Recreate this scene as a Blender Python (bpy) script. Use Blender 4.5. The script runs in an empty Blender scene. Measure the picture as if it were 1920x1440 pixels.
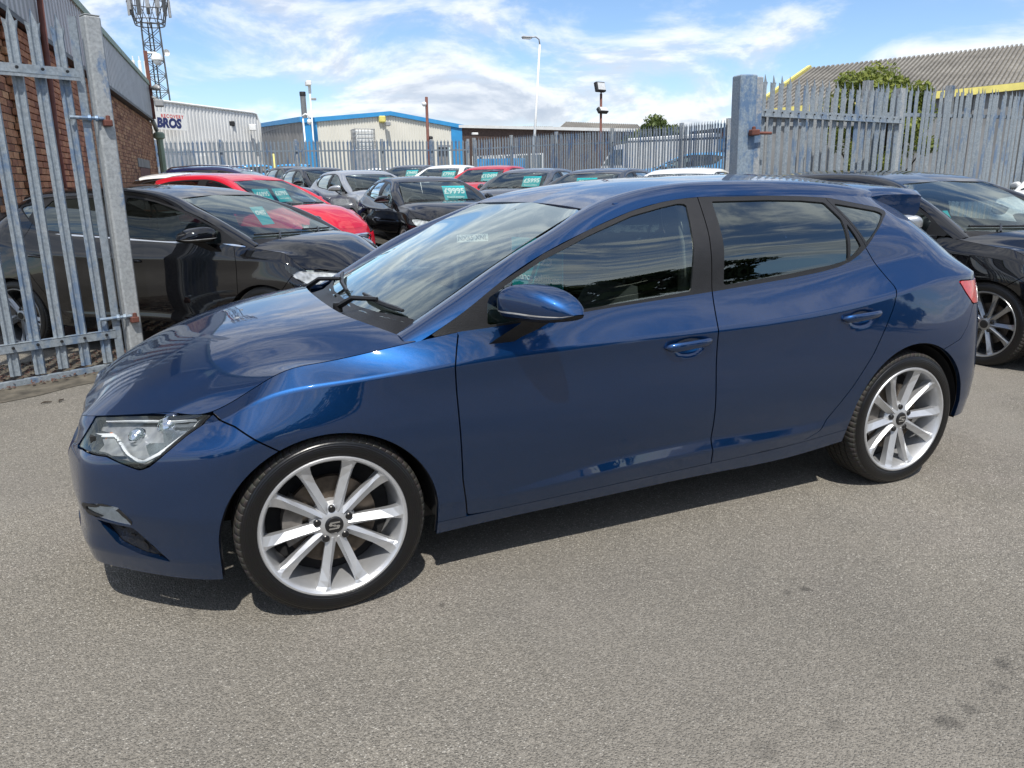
import bpy, bmesh, math, random
import numpy as np
from mathutils import Vector, Matrix
random.seed(7)
rng = np.random.default_rng(11)
scene = bpy.context.scene
COL = scene.collection

# ------------------------------------------------------------------ camera
cam_data = bpy.data.cameras.new('camera')
cam = bpy.data.objects.new('camera', cam_data)
COL.objects.link(cam)
CR = Vector((0.91798843, -0.39621332, -0.01767023))
CU = Vector((0.11866686, 0.23188158, 0.96547869))
CF = Vector((0.37843812, 0.88839515, -0.259882))
M = Matrix.Identity(4)
for i in range(3):
    M[i][0] = CR[i]; M[i][1] = CU[i]; M[i][2] = -CF[i]
M[0][3], M[1][3], M[2][3] = -0.367, -3.284, 1.429
cam.matrix_world = M
cam_data.sensor_width = 36.0
cam_data.lens = 36.0 * 1430.0 / 1920.0
cam_data.clip_start = 0.05
cam_data.clip_end = 3000.0
scene.camera = cam

# ------------------------------------------------------------------ exposure
scene.view_settings.view_transform = 'Standard'
scene.view_settings.look = 'None'
scene.view_settings.exposure = 0.68
scene.view_settings.gamma = 1.0
scene.view_settings.use_curve_mapping = False

# ------------------------------------------------------------------ sun: behind and left of the viewer, high
SUN_DIR = Vector((-0.14, -0.58, 1.0)).normalized()       # towards the sun
SUN_EL = math.asin(SUN_DIR.z)
SUN_ROT = math.atan2(SUN_DIR.x, SUN_DIR.y)               # nishita: clockwise from +y
sun_data = bpy.data.lights.new('sun', 'SUN')
sun_data.energy = 3.3
sun_data.angle = math.radians(0.9)
sun_data.color = (1.0, 0.95, 0.87)
sun = bpy.data.objects.new('sun', sun_data)
sun.rotation_euler = SUN_DIR.to_track_quat('Z', 'Y').to_euler()
sun.location = (-6, -16, 30)
COL.objects.link(sun)

# ------------------------------------------------------------------ sky with broken cumulus
def build_world():
    w = bpy.data.worlds.new('World'); scene.world = w
    w.use_nodes = True
    nt = w.node_tree; N = nt.nodes; L = nt.links
    N.clear()
    out = N.new('ShaderNodeOutputWorld'); bg = N.new('ShaderNodeBackground')
    bg.inputs['Strength'].default_value = 0.12
    sky = N.new('ShaderNodeTexSky'); sky.sky_type = 'NISHITA'; sky.sun_disc = False
    sky.sun_elevation = SUN_EL; sky.sun_rotation = SUN_ROT
    sky.air_density = 1.0; sky.dust_density = 0.15; sky.ozone_density = 1.6; sky.altitude = 50
    tc = N.new('ShaderNodeTexCoord')
    def math_(op, a, b=None, c=None):
        n = N.new('ShaderNodeMath'); n.operation = op
        for i, v in enumerate((a, b, c)):
            if v is None: continue
            if isinstance(v, (int, float)): n.inputs[i].default_value = v
            else: L.new(v, n.inputs[i])
        return n.outputs[0]
    sep = N.new('ShaderNodeSeparateXYZ'); L.new(tc.outputs['Generated'], sep.inputs[0])
    comb = N.new('ShaderNodeCombineXYZ')
    zs = math_('MULTIPLY', math_('POWER', math_('MAXIMUM', sep.outputs['Z'], 0.0), 0.75), 2.3)
    L.new(sep.outputs['X'], comb.inputs[0]); L.new(sep.outputs['Y'], comb.inputs[1]); L.new(zs, comb.inputs[2])
    def noise(scale, detail, rough, vec, off=(0, 0, 0), dist=0.0):
        mp = N.new('ShaderNodeMapping'); mp.inputs['Location'].default_value = off
        L.new(vec, mp.inputs['Vector'])
        n = N.new('ShaderNodeTexNoise'); n.inputs['Scale'].default_value = scale
        n.inputs['Detail'].default_value = detail; n.inputs['Roughness'].default_value = rough
        n.inputs['Distortion'].default_value = dist
        L.new(mp.outputs[0], n.inputs['Vector'])
        return n.outputs['Fac']
    vec = comb.outputs[0]
    OFF = (2.9, 7.7, 0.0)
    big = noise(2.1, 3.0, 0.5, vec, OFF)
    body = noise(5.0, 9.0, 0.60, vec, OFF, 0.35)
    dens = math_('ADD', math_('MULTIPLY', big, 0.75), math_('MULTIPLY', body, 0.75))
    def ramp(x, lo, hi):
        n = N.new('ShaderNodeMapRange'); n.interpolation_type = 'SMOOTHSTEP'
        n.inputs['From Min'].default_value = lo; n.inputs['From Max'].default_value = hi
        L.new(x, n.inputs['Value']); return n.outputs[0]
    mask = math_('MULTIPLY', ramp(dens, 0.63, 0.84), 0.9)
    # self shading: thicker parts and parts turned from the sun are grey
    sh = noise(5.0, 9.0, 0.60, vec, (OFF[0], OFF[1], 0.034), 0.35)
    lit = ramp(math_('SUBTRACT', body, sh), -0.055, 0.085)
    thick = ramp(dens, 0.72, 0.94)
    shade = math_('MULTIPLY', math_('SUBTRACT', 1.0, math_('MULTIPLY', thick, 0.40)), math_('ADD', 0.62, math_('MULTIPLY', lit, 0.42)))
    # thin high cloud veil
    veil = ramp(noise(2.2, 6.0, 0.6, vec, (4.0, 2.0, 1.0), 0.6), 0.42, 0.80)
    hz = ramp(sep.outputs['Z'], 0.20, 0.0)
    m1 = math_('MINIMUM', math_('ADD', math_('MULTIPLY', veil, 0.28), 0.02), 1.0)
    mixv = N.new('ShaderNodeMix'); mixv.data_type = 'RGBA'
    tint = N.new('ShaderNodeMix'); tint.data_type = 'RGBA'; tint.blend_type = 'MULTIPLY'; tint.inputs['Factor'].default_value = 1.0
    L.new(sky.outputs[0], tint.inputs['A']); tint.inputs['B'].default_value = (0.64, 0.73, 0.85, 1)
    L.new(m1, mixv.inputs['Factor']); L.new(tint.outputs['Result'], mixv.inputs['A'])
    mixv.inputs['B'].default_value = (3.9, 4.4, 5.1, 1)
    ccol = N.new('ShaderNodeMix'); ccol.data_type = 'RGBA'
    L.new(ramp(shade, 0.30, 1.0), ccol.inputs['Factor'])
    ccol.inputs['A'].default_value = (2.6, 3.0, 3.7, 1)
    ccol.inputs['B'].default_value = (6.1, 6.15, 6.25, 1)
    mixc = N.new('ShaderNodeMix'); mixc.data_type = 'RGBA'
    L.new(mask, mixc.inputs['Factor']); L.new(mixv.outputs['Result'], mixc.inputs['A']); L.new(ccol.outputs['Result'], mixc.inputs['B'])
    L.new(mixc.outputs['Result'], bg.inputs['Color'])
    L.new(bg.outputs[0], out.inputs['Surface'])
build_world()
# ------------------------------------------------------------------ materials
MATS = {}
def nodes_of(name):
    m = bpy.data.materials.new(name); m.use_nodes = True
    nt = m.node_tree; b = nt.nodes['Principled BSDF']
    MATS[name] = m
    return m, nt, b
def pmat(name, col, rough=0.5, metal=0.0, coat=0.0, coat_rough=0.03, spec=0.5, noise=0.0, nscale=8.0, bump=0.0, bscale=40.0, rvar=0.0, emis=None):
    """principled material with noise-driven colour / roughness variation and bump"""
    m, nt, b = nodes_of(name); N = nt.nodes; L = nt.links
    b.inputs['Base Color'].default_value = (*col, 1)
    b.inputs['Roughness'].default_value = rough
    b.inputs['Metallic'].default_value = metal
    b.inputs['Coat Weight'].default_value = coat
    b.inputs['Coat Roughness'].default_value = coat_rough
    b.inputs['Specular IOR Level'].default_value = spec
    tc = N.new('ShaderNodeTexCoord')
    if noise > 0:
        n = N.new('ShaderNodeTexNoise'); n.inputs['Scale'].default_value = nscale; n.inputs['Detail'].default_value = 6
        L.new(tc.outputs['Object'], n.inputs['Vector'])
        mr = N.new('ShaderNodeMapRange'); mr.inputs['From Min'].default_value = 0.3; mr.inputs['From Max'].default_value = 0.7
        mr.inputs['To Min'].default_value = 1 - noise; mr.inputs['To Max'].default_value = 1 + noise
        L.new(n.outputs['Fac'], mr.inputs['Value'])
        mx = N.new('ShaderNodeMix'); mx.data_type = 'RGBA'; mx.blend_type = 'MULTIPLY'; mx.inputs['Factor'].default_value = 1
        mx.inputs['A'].default_value = (*col, 1); L.new(mr.outputs[0], mx.inputs['B'])
        L.new(mx.outputs['Result'], b.inputs['Base Color'])
        if rvar > 0:
            mr2 = N.new('ShaderNodeMapRange'); mr2.inputs['To Min'].default_value = max(rough - rvar, 0.02); mr2.inputs['To Max'].default_value = rough + rvar
            L.new(n.outputs['Fac'], mr2.inputs['Value']); L.new(mr2.outputs[0], b.inputs['Roughness'])
    if bump > 0:
        n = N.new('ShaderNodeTexNoise'); n.inputs['Scale'].default_value = bscale; n.inputs['Detail'].default_value = 4
        L.new(tc.outputs['Object'], n.inputs['Vector'])
        bp = N.new('ShaderNodeBump'); bp.inputs['Strength'].default_value = bump; bp.inputs['Distance'].default_value = 0.01
        L.new(n.outputs['Fac'], bp.inputs['Height']); L.new(bp.outputs[0], b.inputs['Normal'])
    if emis:
        b.inputs['Emission Color'].default_value = (*emis[:3], 1); b.inputs['Emission Strength'].default_value = emis[3]
    return m
def paint(name, col, metal=0.35, rough=0.38, flake=0.12):
    """clear-coated car paint with fine flake and a trace of road film"""
    m, nt, b = nodes_of(name); N = nt.nodes; L = nt.links
    tc = N.new('ShaderNodeTexCoord')
    vz = N.new('ShaderNodeTexVoronoi'); vz.inputs['Scale'].default_value = 900
    L.new(tc.outputs['Object'], vz.inputs['Vector'])
    mr = N.new('ShaderNodeMapRange'); mr.inputs['To Min'].default_value = 1 - flake; mr.inputs['To Max'].default_value = 1 + flake
    sp = N.new('ShaderNodeSeparateColor'); L.new(vz.outputs['Color'], sp.inputs[0]); L.new(sp.outputs[0], mr.inputs['Value'])
    mx = N.new('ShaderNodeMix'); mx.data_type = 'RGBA'; mx.blend_type = 'MULTIPLY'; mx.inputs['Factor'].default_value = 1
    mx.inputs['A'].default_value = (*col, 1); L.new(mr.outputs[0], mx.inputs['B']); L.new(mx.outputs['Result'], b.inputs['Base Color'])
    b.inputs['Metallic'].default_value = metal; b.inputs['Roughness'].default_value = rough; b.inputs['Specular IOR Level'].default_value = 0.0
    b.inputs['Coat Weight'].default_value = 1.0; b.inputs['Coat IOR'].default_value = 1.68
    n = N.new('ShaderNodeTexNoise'); n.inputs['Scale'].default_value = 3.0; n.inputs['Detail'].default_value = 8
    L.new(tc.outputs['Object'], n.inputs['Vector'])
    mr2 = N.new('ShaderNodeMapRange'); mr2.inputs['From Min'].default_value = .35; mr2.inputs['From Max'].default_value = .75
    mr2.inputs['To Min'].default_value = 0.012; mr2.inputs['To Max'].default_value = 0.055
    L.new(n.outputs['Fac'], mr2.inputs['Value']); L.new(mr2.outputs[0], b.inputs['Coat Roughness'])
    # faint orange peel
    n2 = N.new('ShaderNodeTexNoise'); n2.inputs['Scale'].default_value = 14.0; n2.inputs['Detail'].default_value = 2
    L.new(tc.outputs['Object'], n2.inputs['Vector'])
    bp = N.new('ShaderNodeBump'); bp.inputs['Strength'].default_value = 0.02; bp.inputs['Distance'].default_value = 0.01
    L.new(n2.outputs['Fac'], bp.inputs['Height']); L.new(bp.outputs[0], b.inputs['Coat Normal'])
    return m
def glassmat(name, tint, refl=1.0, ior=1.52, rough=0.0):
    """thin sheet glass: tinted see-through plus fresnel reflection"""
    m = bpy.data.materials.new(name); m.use_nodes = True; MATS[name] = m
    nt = m.node_tree; N = nt.nodes; L = nt.links; N.clear()
    out = N.new('ShaderNodeOutputMaterial'); tr = N.new('ShaderNodeBsdfTransparent'); tr.inputs[0].default_value = (*tint, 1)
    gl = N.new('ShaderNodeBsdfGlossy'); gl.inputs['Roughness'].default_value = rough
    gl.inputs['Color'].default_value = (.90, 1.0, .97, 1)
    fr = N.new('ShaderNodeFresnel'); fr.inputs['IOR'].default_value = ior
    mu = N.new('ShaderNodeMath'); mu.operation = 'MULTIPLY'; mu.inputs[1].default_value = 1.9 * refl; mu.use_clamp = True
    L.new(fr.outputs[0], mu.inputs[0])
    mix = N.new('ShaderNodeMixShader'); L.new(mu.outputs[0], mix.inputs[0]); L.new(tr.outputs[0], mix.inputs[1]); L.new(gl.outputs[0], mix.inputs[2])
    L.new(mix.outputs[0], out.inputs['Surface'])
    return m

# ------------------------------------------------------------------ objects
def tag(o, label=None, cat=None, group=None, kind=None):
    if label: o['label'] = label
    if cat: o['category'] = cat
    if group: o['group'] = group
    if kind: o['kind'] = kind
    return o
def empty(name, loc=(0, 0, 0), rz=0.0, label=None, cat=None, group=None):
    o = bpy.data.objects.new(name, None); COL.objects.link(o)
    o.location = loc; o.rotation_euler = (0, 0, rz); o.empty_display_size = 0.2
    return tag(o, label, cat, group)
def obj(name, me, mat, parent=None):
    o = bpy.data.objects.new(name, me); COL.objects.link(o)
    if mat is not None and len(me.materials) == 0:
        for m in (mat if isinstance(mat, (list, tuple)) else [mat]):
            me.materials.append(MATS[m] if isinstance(m, str) else m)
    if parent is not None: o.parent = parent
    return o
def copy_tree(o, parent=None):
    c = o.copy(); COL.objects.link(c)
    if parent is not None: c.parent = parent
    for ch in list(o.children): copy_tree(ch, c)
    return c

class MB:
    """collects shapes, then becomes one mesh"""
    def __init__(s): s.v = []; s.f = []; s.m = []; s.mi = 0; s.sm = []; s.smooth = False
    def add(s, vs, fs):
        b = len(s.v); s.v += [tuple(map(float, p)) for p in vs]
        for f in fs:
            s.f.append([b + i for i in f]); s.m.append(s.mi); s.sm.append(s.smooth)
        return s
    def box(s, lo, hi):
        x0, y0, z0 = lo; x1, y1, z1 = hi
        return s.add([(x0, y0, z0), (x1, y0, z0), (x1, y1, z0), (x0, y1, z0), (x0, y0, z1), (x1, y0, z1), (x1, y1, z1), (x0, y1, z1)],
                     [(0, 3, 2, 1), (4, 5, 6, 7), (0, 1, 5, 4), (1, 2, 6, 5), (2, 3, 7, 6), (3, 0, 4, 7)])
    def bbox(s, lo, hi, b=0.005):
        """box with chamfered edges"""
        lo = np.array(lo, float); hi = np.array(hi, float); c = (lo + hi) / 2; h = (hi - lo) / 2
        b = min(b, *(h * .9))
        vs = []; idx = {}
        for sx in (-1, 1):
            for sy in (-1, 1):
                for sz in (-1, 1):
                    sg = np.array([sx, sy, sz])
                    for ax in range(3):
                        d = h - b; d[ax] = h[ax]
                        idx[(sx, sy, sz, ax)] = len(vs); vs.append(c + sg * d)
        fs = []
        for ax in range(3):
            o = [a for a in range(3) if a != ax]
            for sg in (-1, 1):
                loop = []
                for (p, q) in ((-1, -1), (1, -1), (1, 1), (-1, 1)):
                    k = [0, 0, 0]; k[ax] = sg; k[o[0]] = p; k[o[1]] = q
                    loop.append(idx[(*k, ax)])
                flip = (sg > 0) == (ax == 1)
                fs.append(loop[::-1] if flip else loop)
        for ax in range(3):
            o = [a for a in range(3) if a != ax]
            for p in (-1, 1):
                for q in (-1, 1):
                    def kk(t, a):
                        k = [0, 0, 0]; k[ax] = t; k[o[0]] = p; k[o[1]] = q; return idx[(*k, a)]
                    fs.append([kk(-1, o[0]), kk(1, o[0]), kk(1, o[1]), kk(-1, o[1])])
        for sx in (-1, 1):
            for sy in (-1, 1):
                for sz in (-1, 1):
                    fs.append([idx[(sx, sy, sz, a)] for a in range(3)])
        return s.add(vs, fs)
    def prism(s, poly, axis, a, b):
        """closed 2d polygon extruded along an axis (0 x, 1 y, 2 z) from a to b"""
        n = len(poly)
        def put(p, t):
            q = list(p); q.insert(axis, t); return q
        vs = [put(p, a) for p in poly] + [put(p, b) for p in poly]
        fs = [list(range(n))[::-1], list(range(n, 2 * n))] + [[i, (i + 1) % n, n + (i + 1) % n, n + i] for i in range(n)]
        return s.add(vs, fs)
    def tube(s, pts, r, seg=8, cap=True, up=None):
        pts = [Vector(p) for p in pts]; n = len(pts)
        rs = r if isinstance(r, (list, tuple)) else [r] * n
        vs = []; fs = []
        ref = Vector(up) if up else None
        for i, p in enumerate(pts):
            d = (pts[min(i + 1, n - 1)] - pts[max(i - 1, 0)]).normalized()
            a = ref if ref else (Vector((0, 0, 1)) if abs(d.z) < .9 else Vector((1, 0, 0)))
            x = d.cross(a).normalized(); y = x.cross(d).normalized()
            for k in range(seg):
                t = 2 * math.pi * k / seg
                vs.append(p + x * (rs[i] * math.cos(t)) + y * (rs[i] * math.sin(t)))
        for i in range(n - 1):
            for k in range(seg):
                k2 = (k + 1) % seg
                fs.append([i * seg + k, i * seg + k2, (i + 1) * seg + k2, (i + 1) * seg + k])
        if cap:
            fs.append(list(range(seg))[::-1]); fs.append([(n - 1) * seg + k for k in range(seg)])
        return s.add(vs, fs)
    def lathe(s, prof, axis=1, seg=48, c=(0, 0, 0), closed=False):
        """profile of (radius, along) turned round an axis"""
        vs = []; fs = []; n = len(prof)
        for k in range(seg):
            t = 2 * math.pi * k / seg; ct, st = math.cos(t), math.sin(t)
            for r, a in prof:
                if axis == 1: vs.append((c[0] + r * ct, c[1] + a, c[2] + r * st))
                elif axis == 2: vs.append((c[0] + r * ct, c[1] + r * st, c[2] + a))
                else: vs.append((c[0] + a, c[1] + r * ct, c[2] + r * st))
        for k in range(seg):
            k2 = (k + 1) % seg
            for i in range(n if closed else n - 1):
                j = (i + 1) % n
                fs.append([k * n + i, k * n + j, k2 * n + j, k2 * n + i])
        return s.add(vs, fs)
    def mesh(s, name, smooth=None, angle=None, fix=True):
        me = bpy.data.meshes.new(name)
        me.from_pydata(s.v, [], s.f)
        me.polygons.foreach_set('material_index', s.m)
        sm = s.sm if smooth is None else [smooth] * len(s.f)
        me.polygons.foreach_set('use_smooth', sm)
        if fix:
            bm = bmesh.new(); bm.from_mesh(me); bmesh.ops.recalc_face_normals(bm, faces=bm.faces); bm.to_mesh(me); bm.free()
        if angle: me.set_sharp_from_angle(angle=math.radians(angle))
        me.update()
        return me
    def build(s, name, mat, parent=None, smooth=None, angle=None, fix=True):
        return obj(name, s.mesh(name, smooth, angle, fix), mat, parent)

# ------------------------------------------------------------------ smooth lofts
def nspline(t, Y, tq):
    """natural cubic spline through (t, Y[n, ...]) evaluated at tq"""
    t = np.asarray(t, float); Y = np.asarray(Y, float); n = len(t)
    sh = Y.shape[1:]; Y2 = Y.reshape(n, -1)
    if n == 2:
        w = ((tq - t[0]) / (t[1] - t[0]))[:, None]
        return ((1 - w) * Y2[0] + w * Y2[1]).reshape(len(tq), *sh)
    h = np.diff(t); A = np.zeros((n, n)); R = np.zeros_like(Y2)
    A[0, 0] = A[-1, -1] = 1
    for i in range(1, n - 1):
        A[i, i - 1] = h[i - 1]; A[i, i] = 2 * (h[i - 1] + h[i]); A[i, i + 1] = h[i]
        R[i] = 6 * ((Y2[i + 1] - Y2[i]) / h[i] - (Y2[i] - Y2[i - 1]) / h[i - 1])
    Mm = np.linalg.solve(A, R)
    k = np.clip(np.searchsorted(t, tq, side='right') - 1, 0, n - 2)
    a = (t[k + 1] - tq)[:, None]; b = (tq - t[k])[:, None]; hk = h[k][:, None]
    out = (Mm[k] * a ** 3 + Mm[k + 1] * b ** 3) / (6 * hk) + (Y2[k] / hk - Mm[k] * hk / 6) * a + (Y2[k + 1] / hk - Mm[k + 1] * hk / 6) * b
    return out.reshape(len(tq), *sh)
class Grid:
    """dense surface sampled from a net of feature rows; P and N are (rows, cols, 3)"""
    def __init__(s, net, du, dv, creases=(), sym=(True, True), minv=2):
        net = np.asarray(net, float); R, K, _ = net.shape
        full = net
        if sym[0]: full = np.concatenate([net[:, 2:0:-1] * [1, -1, 1], full], 1)
        if sym[1]: full = np.concatenate([full, net[:, -2:-4:-1] * [1, -1, 1]], 1)
        d = np.linalg.norm(np.diff(full, axis=1), axis=2).mean(0)
        t = np.concatenate([[0], np.cumsum(d)])
        a = 2 if sym[0] else 0
        t0, t1 = t[a], t[a + K - 1]
        nu = max(8, int(round((t1 - t0) / du)) + 1)
        tq = np.linspace(t0, t1, nu)
        rows = np.stack([nspline(t, full[r], tq) for r in range(R)])      # R, nu, 3
        brk = [0] + [c for c in creases if 0 < c < R - 1] + [R - 1]
        dr = np.linalg.norm(np.diff(net, axis=0), axis=2).mean(1)
        out = []; s.V = []
        for i in range(len(brk) - 1):
            r0, r1 = brk[i], brk[i + 1]
            tt = np.concatenate([[0], np.cumsum(dr[r0:r1])])
            vq = np.concatenate([np.linspace(tt[j], tt[j + 1], max(minv, int(round(dr[r0 + j] / dv))) + 1)[:-1] for j in range(r1 - r0)] + [[tt[-1]]])
            seg = nspline(tt, rows[r0:r1 + 1], vq)
            vr = np.interp(vq, tt, np.arange(r0, r1 + 1))
            out.append(seg if i == 0 else seg[1:]); s.V.append(vr if i == 0 else vr[1:])
        s.V = np.concatenate(s.V)[:, None] * np.ones((1, nu))
        s.U = np.interp(tq, t[a:a + K], np.arange(K))[None, :] * np.ones((len(s.V), 1))
        s.P = np.concatenate(out, 0)
        s.P[..., 1] = np.maximum(s.P[..., 1], 0.0) if (sym[0] or sym[1]) else s.P[..., 1]
        s.normals()
    def normals(s):
        du = np.gradient(s.P, axis=1); dv = np.gradient(s.P, axis=0)
        n = np.cross(du, dv); l = np.linalg.norm(n, axis=2, keepdims=True)
        s.N = n / np.maximum(l, 1e-12)
        c = np.array([s.P[..., 0].mean(), 0.0, 0.55])
        if (s.N * (s.P - c)).sum() < 0: s.N = -s.N
    def flip(s): s.N = -s.N; return s
def sdf_poly(poly, X, Z):
    """signed distance to a closed polygon, negative inside"""
    poly = np.asarray(poly, float); x = X.ravel(); z = Z.ravel()
    lo = poly.min(0) - .06; hi = poly.max(0) + .06
    near = (x > lo[0]) & (x < hi[0]) & (z > lo[1]) & (z < hi[1])
    if not near.all():
        out = np.full(x.shape, .05)
        if near.any(): out[near] = sdf_poly(poly, x[near], z[near])
        return out.reshape(X.shape)
    d = np.full(x.shape, 1e9); ins = np.zeros(x.shape, bool)
    n = len(poly)
    for i in range(n):
        a = poly[i]; b = poly[(i + 1) % n]; e = b - a
        wx = x - a[0]; wz = z - a[1]
        tt = np.clip((wx * e[0] + wz * e[1]) / max(e @ e, 1e-12), 0, 1)
        d = np.minimum(d, (wx - e[0] * tt) ** 2 + (wz - e[1] * tt) ** 2)
        c = ((a[1] > z) != (b[1] > z))
        with np.errstate(divide='ignore', invalid='ignore'):
            xi = a[0] + (z - a[1]) / (b[1] - a[1] + 1e-15) * e[0]
        ins ^= c & (x < xi)
    d = np.sqrt(d); d[ins] *= -1
    return d.reshape(X.shape)
def trim(grid, fields, offset=0.0):
    """cut a grid by scalar fields (kept where every field <= 0); returns verts, normals, faces"""
    nv, nu = grid.P.shape[:2]
    P = (grid.P + grid.N * offset).reshape(-1, 3); Nn = grid.N.reshape(-1, 3)
    F = np.stack([f.ravel() for f in fields], 1) if fields else np.zeros((len(P), 1)) - 1
    i, j = np.meshgrid(np.arange(nv - 1), np.arange(nu - 1), indexing='ij')
    q = np.stack([i * nu + j, i * nu + j + 1, (i + 1) * nu + j + 1, (i + 1) * nu + j], -1).reshape(-1, 4)
    inn = F <= 0
    allin = inn[q].all(axis=(1, 2))
    anyp = inn[q].any(axis=1).all(axis=1) & ~allin
    V = [P]; VN = [Nn]; faces = [tuple(r) for r in q[allin]]
    extraP = []; extraN = []; cache = {}
    base = len(P)
    FF = {}
    def getF(k): return F[k] if k < base else FF[k]
    def getP(k): return P[k] if k < base else extraP[k - base]
    def getN(k): return Nn[k] if k < base else extraN[k - base]
    for quad in q[anyp]:
        poly = list(map(int, quad))
        for c in range(F.shape[1]):
            if not poly: break
            new = []
            for a in range(len(poly)):
                k0, k1 = poly[a], poly[(a + 1) % len(poly)]
                f0, f1 = getF(k0)[c], getF(k1)[c]
                if f0 <= 0: new.append(k0)
                if (f0 <= 0) != (f1 <= 0):
                    key = (min(k0, k1), max(k0, k1), c)
                    if key not in cache:
                        ka, kb = key[0], key[1]; fa, fb = getF(ka)[c], getF(kb)[c]
                        t = fa / (fa - fb)
                        extraP.append(getP(ka) * (1 - t) + getP(kb) * t)
                        nn = getN(ka) * (1 - t) + getN(kb) * t
                        extraN.append(nn / max(np.linalg.norm(nn), 1e-9))
                        kn = base + len(extraP) - 1
                        ff = getF(ka) * (1 - t) + getF(kb) * t; ff[c] = 0.0
                        FF[kn] = ff; cache[key] = kn
                    new.append(cache[key])
            poly = [k for z, k in enumerate(new) if k != new[z - 1]] if new else []
        if len(poly) >= 3: faces.append(tuple(poly))
    AP = np.concatenate([P, np.array(extraP)]) if extraP else P
    AN = np.concatenate([Nn, np.array(extraN)]) if extraN else Nn
    used = sorted({k for f in faces for k in f})
    mp = {k: n for n, k in enumerate(used)}
    return AP[used], AN[used], [tuple(mp[k] for k in f) for f in faces]
def panel_mesh(name, parts, flange=0.012, mirror=False, both=False):
    """one mesh out of trimmed patches with turned-in edges; mirror puts it on the other side, both does both"""
    vs = []; ns = []; fs = []; nb = 0
    for (V, Nn, F) in parts:
        if len(F) == 0: continue
        for size in sorted({len(f) for f in F}):
            A = np.array([f for f in F if len(f) == size], int)
            n = np.cross(V[A[:, 1]] - V[A[:, 0]], V[A[:, 2]] - V[A[:, 0]])
            if size > 3: n = n + np.cross(V[A[:, 2]] - V[A[:, 0]], V[A[:, 3]] - V[A[:, 0]])
            neg = (n * Nn[A[:, 0]]).sum(1) < 0
            A[neg] = A[neg][:, ::-1]
            fs += (A + nb).tolist()
        vs.append(V); ns.append(Nn); nb += len(V)
        if flange > 0:
            E = np.concatenate([np.stack([np.array([f for f in F if len(f) == size], int), np.roll(np.array([f for f in F if len(f) == size], int), -1, axis=1)], -1).reshape(-1, 2) for size in sorted({len(f) for f in F})])
            key = np.sort(E, axis=1); uq, idx, cnt = np.unique(key[:, 0].astype(np.int64) * (len(V) + 1) + key[:, 1], return_index=True, return_counts=True)
            e = E[idx[cnt == 1]]
            pa, pc = V[e[:, 0]], V[e[:, 1]]
            ok = ~((np.abs(pa[:, 1]) < 1e-6) & (np.abs(pc[:, 1]) < 1e-6)); e = e[ok]; pa, pc = pa[ok], pc[ok]
            if len(e):
                qa, qc = pa - Nn[e[:, 0]] * flange, pc - Nn[e[:, 1]] * flange
                n = np.cross(pc - pa, qa - pa); l = np.linalg.norm(n, axis=1, keepdims=True); n = n / np.maximum(l, 1e-12)
                k = len(e); vs.append(np.stack([pa, pc, qc, qa], 1).reshape(-1, 3)); ns.append(np.repeat(n, 4, axis=0))
                fs += (np.arange(k * 4).reshape(k, 4) + nb).tolist(); nb += 4 * k
    v = np.concatenate(vs); n = np.concatenate(ns)
    if mirror or both:
        v2 = v * [1, -1, 1]; n2 = n * [1, -1, 1]; f2 = [f[::-1] for f in fs]
        if both:
            k = len(v); v = np.concatenate([v, v2]); n = np.concatenate([n, n2]); fs = fs + [[i + k for i in f] for f in f2]
        else:
            v, n, fs = v2, n2, f2
    me = bpy.data.meshes.new(name)
    me.from_pydata(v.tolist(), [], fs)
    me.polygons.foreach_set('use_smooth', [True] * len(fs))
    me.update()
    me.normals_split_custom_set_from_vertices(n.tolist())
    return me
# ------------------------------------------------------------------ shared car materials
paint('paint_blue', (0.0065, 0.042, 0.136), metal=1.0, rough=.46, flake=.18)
pmat('trim', (.012, .012, .013), .42, spec=.4, noise=.15, nscale=30, bump=.15, bscale=260)
pmat('gloss_black', (.006, .006, .007), .12, coat=1.0)
pmat('dark', (.008, .008, .009), .85, noise=.2, nscale=20)
pmat('grille', (.010, .010, .011), .55, noise=.3, nscale=60, bump=.6, bscale=120)
pmat('slat', (.55, .56, .58), .22, metal=1.0, noise=.08, nscale=30)
pmat('chrome', (.78, .79, .80), .10, metal=1.0, noise=.05, nscale=12)
pmat('bowl', (.30, .31, .32), .32, metal=.35, noise=.35, nscale=25)
pmat('foglamp', (.72, .73, .74), .25, metal=.1, noise=.12, nscale=70)
pmat('lampglass', (.50, .51, .52), .22, metal=.35, noise=.45, nscale=22)
pmat('led', (.68, .70, .72), .25, noise=.05, nscale=50)
pmat('refl', (.55, .56, .58), .2, metal=1.0, noise=.2, nscale=40)
pmat('red', (.42, .012, .018), .08, coat=1.0, noise=.25, nscale=60)
pmat('amber', (.75, .22, .02), .15, coat=1.0, noise=.1, nscale=60)
pmat('alloy', (.56, .57, .585), .42, metal=.70, coat=.6, coat_rough=.08, noise=.06, nscale=25)
pmat('alloy_grey', (.30, .31, .32), .30, metal=.8, coat=.5, noise=.08, nscale=25)
pmat('disc', (.10, .080, .062), .5, metal=.6, noise=.35, nscale=30)
pmat('caliper', (.13, .12, .11), .6, metal=.4, noise=.3, nscale=40)
pmat('capblack', (.010, .010, .011), .3, noise=.2, nscale=60)
pmat('interior', (.030, .030, .032), .8, noise=.2, nscale=18, bump=.2, bscale=90)
pmat('interior_lt', (.20, .195, .185), .85, noise=.1, nscale=12)
pmat('headlining', (.34, .335, .32), .9, noise=.08, nscale=12)
pmat('card', (.0, .36, .40), .55, noise=.05, nscale=9)
pmat('card_white', (.80, .82, .82), .6, noise=.03, nscale=9)
pmat('plate_white', (.78, .79, .76), .45, noise=.05, nscale=20)
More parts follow.
